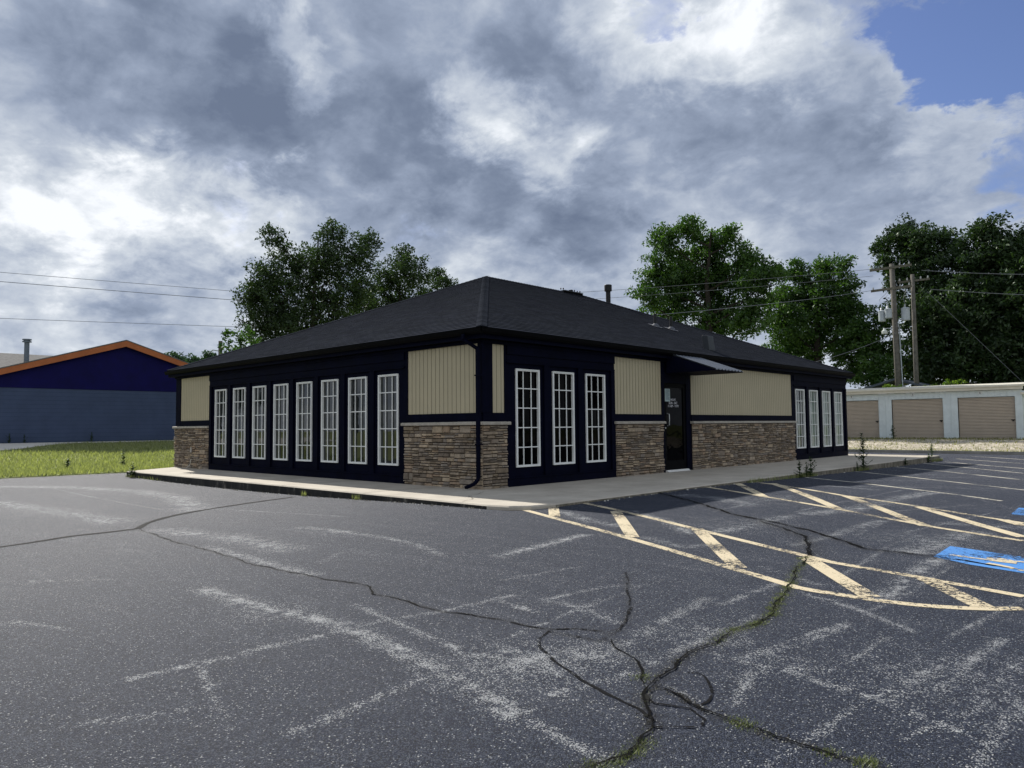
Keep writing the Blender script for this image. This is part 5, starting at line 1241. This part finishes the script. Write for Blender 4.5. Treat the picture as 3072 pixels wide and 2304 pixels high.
M_WEED = leaf_material('weed_leaves', (.025, .05, .018), (.075, .125, .038), .4)
M_STEM = mat('weed_stem', (.05, .07, .03), .8, .2, .2, 10)
def weed(x, y, z, h, label, group, n=None, sp=.35, ls=.12, m=None):
    root = empty('weed', (x, y, z), label, 'weed', group); tb = MB(); lv = MB(); n = n or int(26+h*60); ls = ls*1.2
    top = Vector((x+random.uniform(-.05, .05)*h, y, z+h)); B_ = Vector((x, y, z-.02)); tb.tube([B_, B_.lerp(top, .5)+Vector((.02*h, 0, 0)), top], [.010+.006*h, .008, .003], 6)
    def leaf(p, d, L_):
        d = d.normalized(); s_ = d.cross(Vector((0, 0, 1))).normalized()*L_*.22; up = Vector((0, 0, 1))
        lv.add([p, p+d*L_*.35+s_, p+d*L_*.55+up*L_*.1+s_*.35, p+d*L_*.75+s_*.8, p+d*L_-up*L_*.12, p+d*L_*.75-s_*.8, p+d*L_*.55+up*L_*.1-s_*.35, p+d*L_*.35-s_], [(0, 1, 2, 3, 4, 5, 6, 7)])
    nb = max(3, int(h*9)); 
    for b in range(nb):
        t = .12+.7*b/nb; a = random.uniform(0, 6.28); L_ = sp*h*(1-t*.72); s = B_.lerp(top, t); e = s+Vector((math.cos(a)*L_, math.sin(a)*L_, L_*.75)); tb.tube([s, s.lerp(e, .5)+Vector((0, 0, -.02)), e], [.005, .004, .002], 4)
        for k in range(5):
            p = s.lerp(e, (k+1)/5); a2 = random.uniform(0, 6.28); leaf(p, Vector((math.cos(a2), math.sin(a2), random.uniform(-.1, .6))), ls*(1.05-.1*k)*random.uniform(.7, 1.1))
    for k in range(n):
        t = random.random()**.8; p = B_.lerp(top, t); a2 = k*2.4; leaf(p, Vector((math.cos(a2), math.sin(a2), random.uniform(0, .7))), ls*(1.5-.9*t)*random.uniform(.7, 1.1))
    part(tb, 'stem', M_STEM, root); part(lv, 'foliage', m or M_WEED, root)
    return root
GW = 'weeds growing along the kerb'
M_W2 = leaf_material('fresh_weed_leaves', (.03, .06, .015), (.10, .16, .04), .4)
weed(3.03, 13.1, -.16, 1.12, 'tallest thistle weed at the kerb, in front of the far window bay corner', GW, sp=.34, ls=.13)
weed(3.03, 9.05, -.12, .52, 'bushy weed at the kerb, right of the shorter light green one', GW, sp=.5, ls=.11, m=M_W2)
weed(3.03, 8.35, -.11, .46, 'light green feathery weed at the kerb where the brown stained edge ends', GW, sp=.3, ls=.09, m=M_W2)
weed(3.05, 8.75, -.11, .38, 'small wispy weed squeezed between the two low kerb weeds', GW, sp=.5, ls=.08, m=M_W2)
weed(3.03, 17.2, -.19, .26, 'tiny dark weed at the kerb midway between tallest thistle and slab end', GW, sp=.5, ls=.08)
weed(2.90, 20.9, -.01, .5, 'weed with reddish tip standing near the far corner of the walkway', GW, sp=.4, ls=.09, m=M_W2)
weed(3.03, 20.0, -.19, .32, 'low spreading weed at the kerb just before the far walkway corner', GW, sp=.8, ls=.1, m=M_W2)
weed(3.05, 12.5, -.15, .30, 'thin pale weed leaning beside the foot of the tallest thistle', GW, sp=.5, ls=.06)
weed(-13.1, -2.09, -.17, .42, 'leafy weed hanging over the blackened kerb near the left walkway end', GW, sp=.5, ls=.12)
weed(-18.6, -2.3, ground_z(-18.6, -2.3), .34, 'dark bushy weed in the grass left of the walkway', None, sp=.5, ls=.13)
weed(-19.1, -.3, ground_z(-19.1, -.3), .6, 'thin upright weed in the grass close to the walkway end', None, sp=.25, ls=.1)
weed(-3.2, 36.9, ground_z(-3.2, 36.9), .92, 'tall dark thistle against the white pillar between roller doors', None, sp=.3, ls=.13)
weed(-7.7, 38.0, ground_z(-7.7, 38.0), .45, 'small weed in front of the leftmost roller door', None, sp=.3, ls=.1)
for i, (y, d, h) in enumerate(((-1.5, .3, .5), (-.9, .3, .42), (2.0, .3, .5), (6.5, .3, .4))):
    weed(X0+d, y, ground_z(X0+d, y), h, ['pale flowered weed nearest the left edge against the blue wall', 'second weed from the left against the blue wall', 'dark weed at the middle foot of the blue wall', 'low weed at the foot of the blue wall near the navy building'][i], 'weeds along the blue wall', sp=.6, ls=.09, m=M_W2)
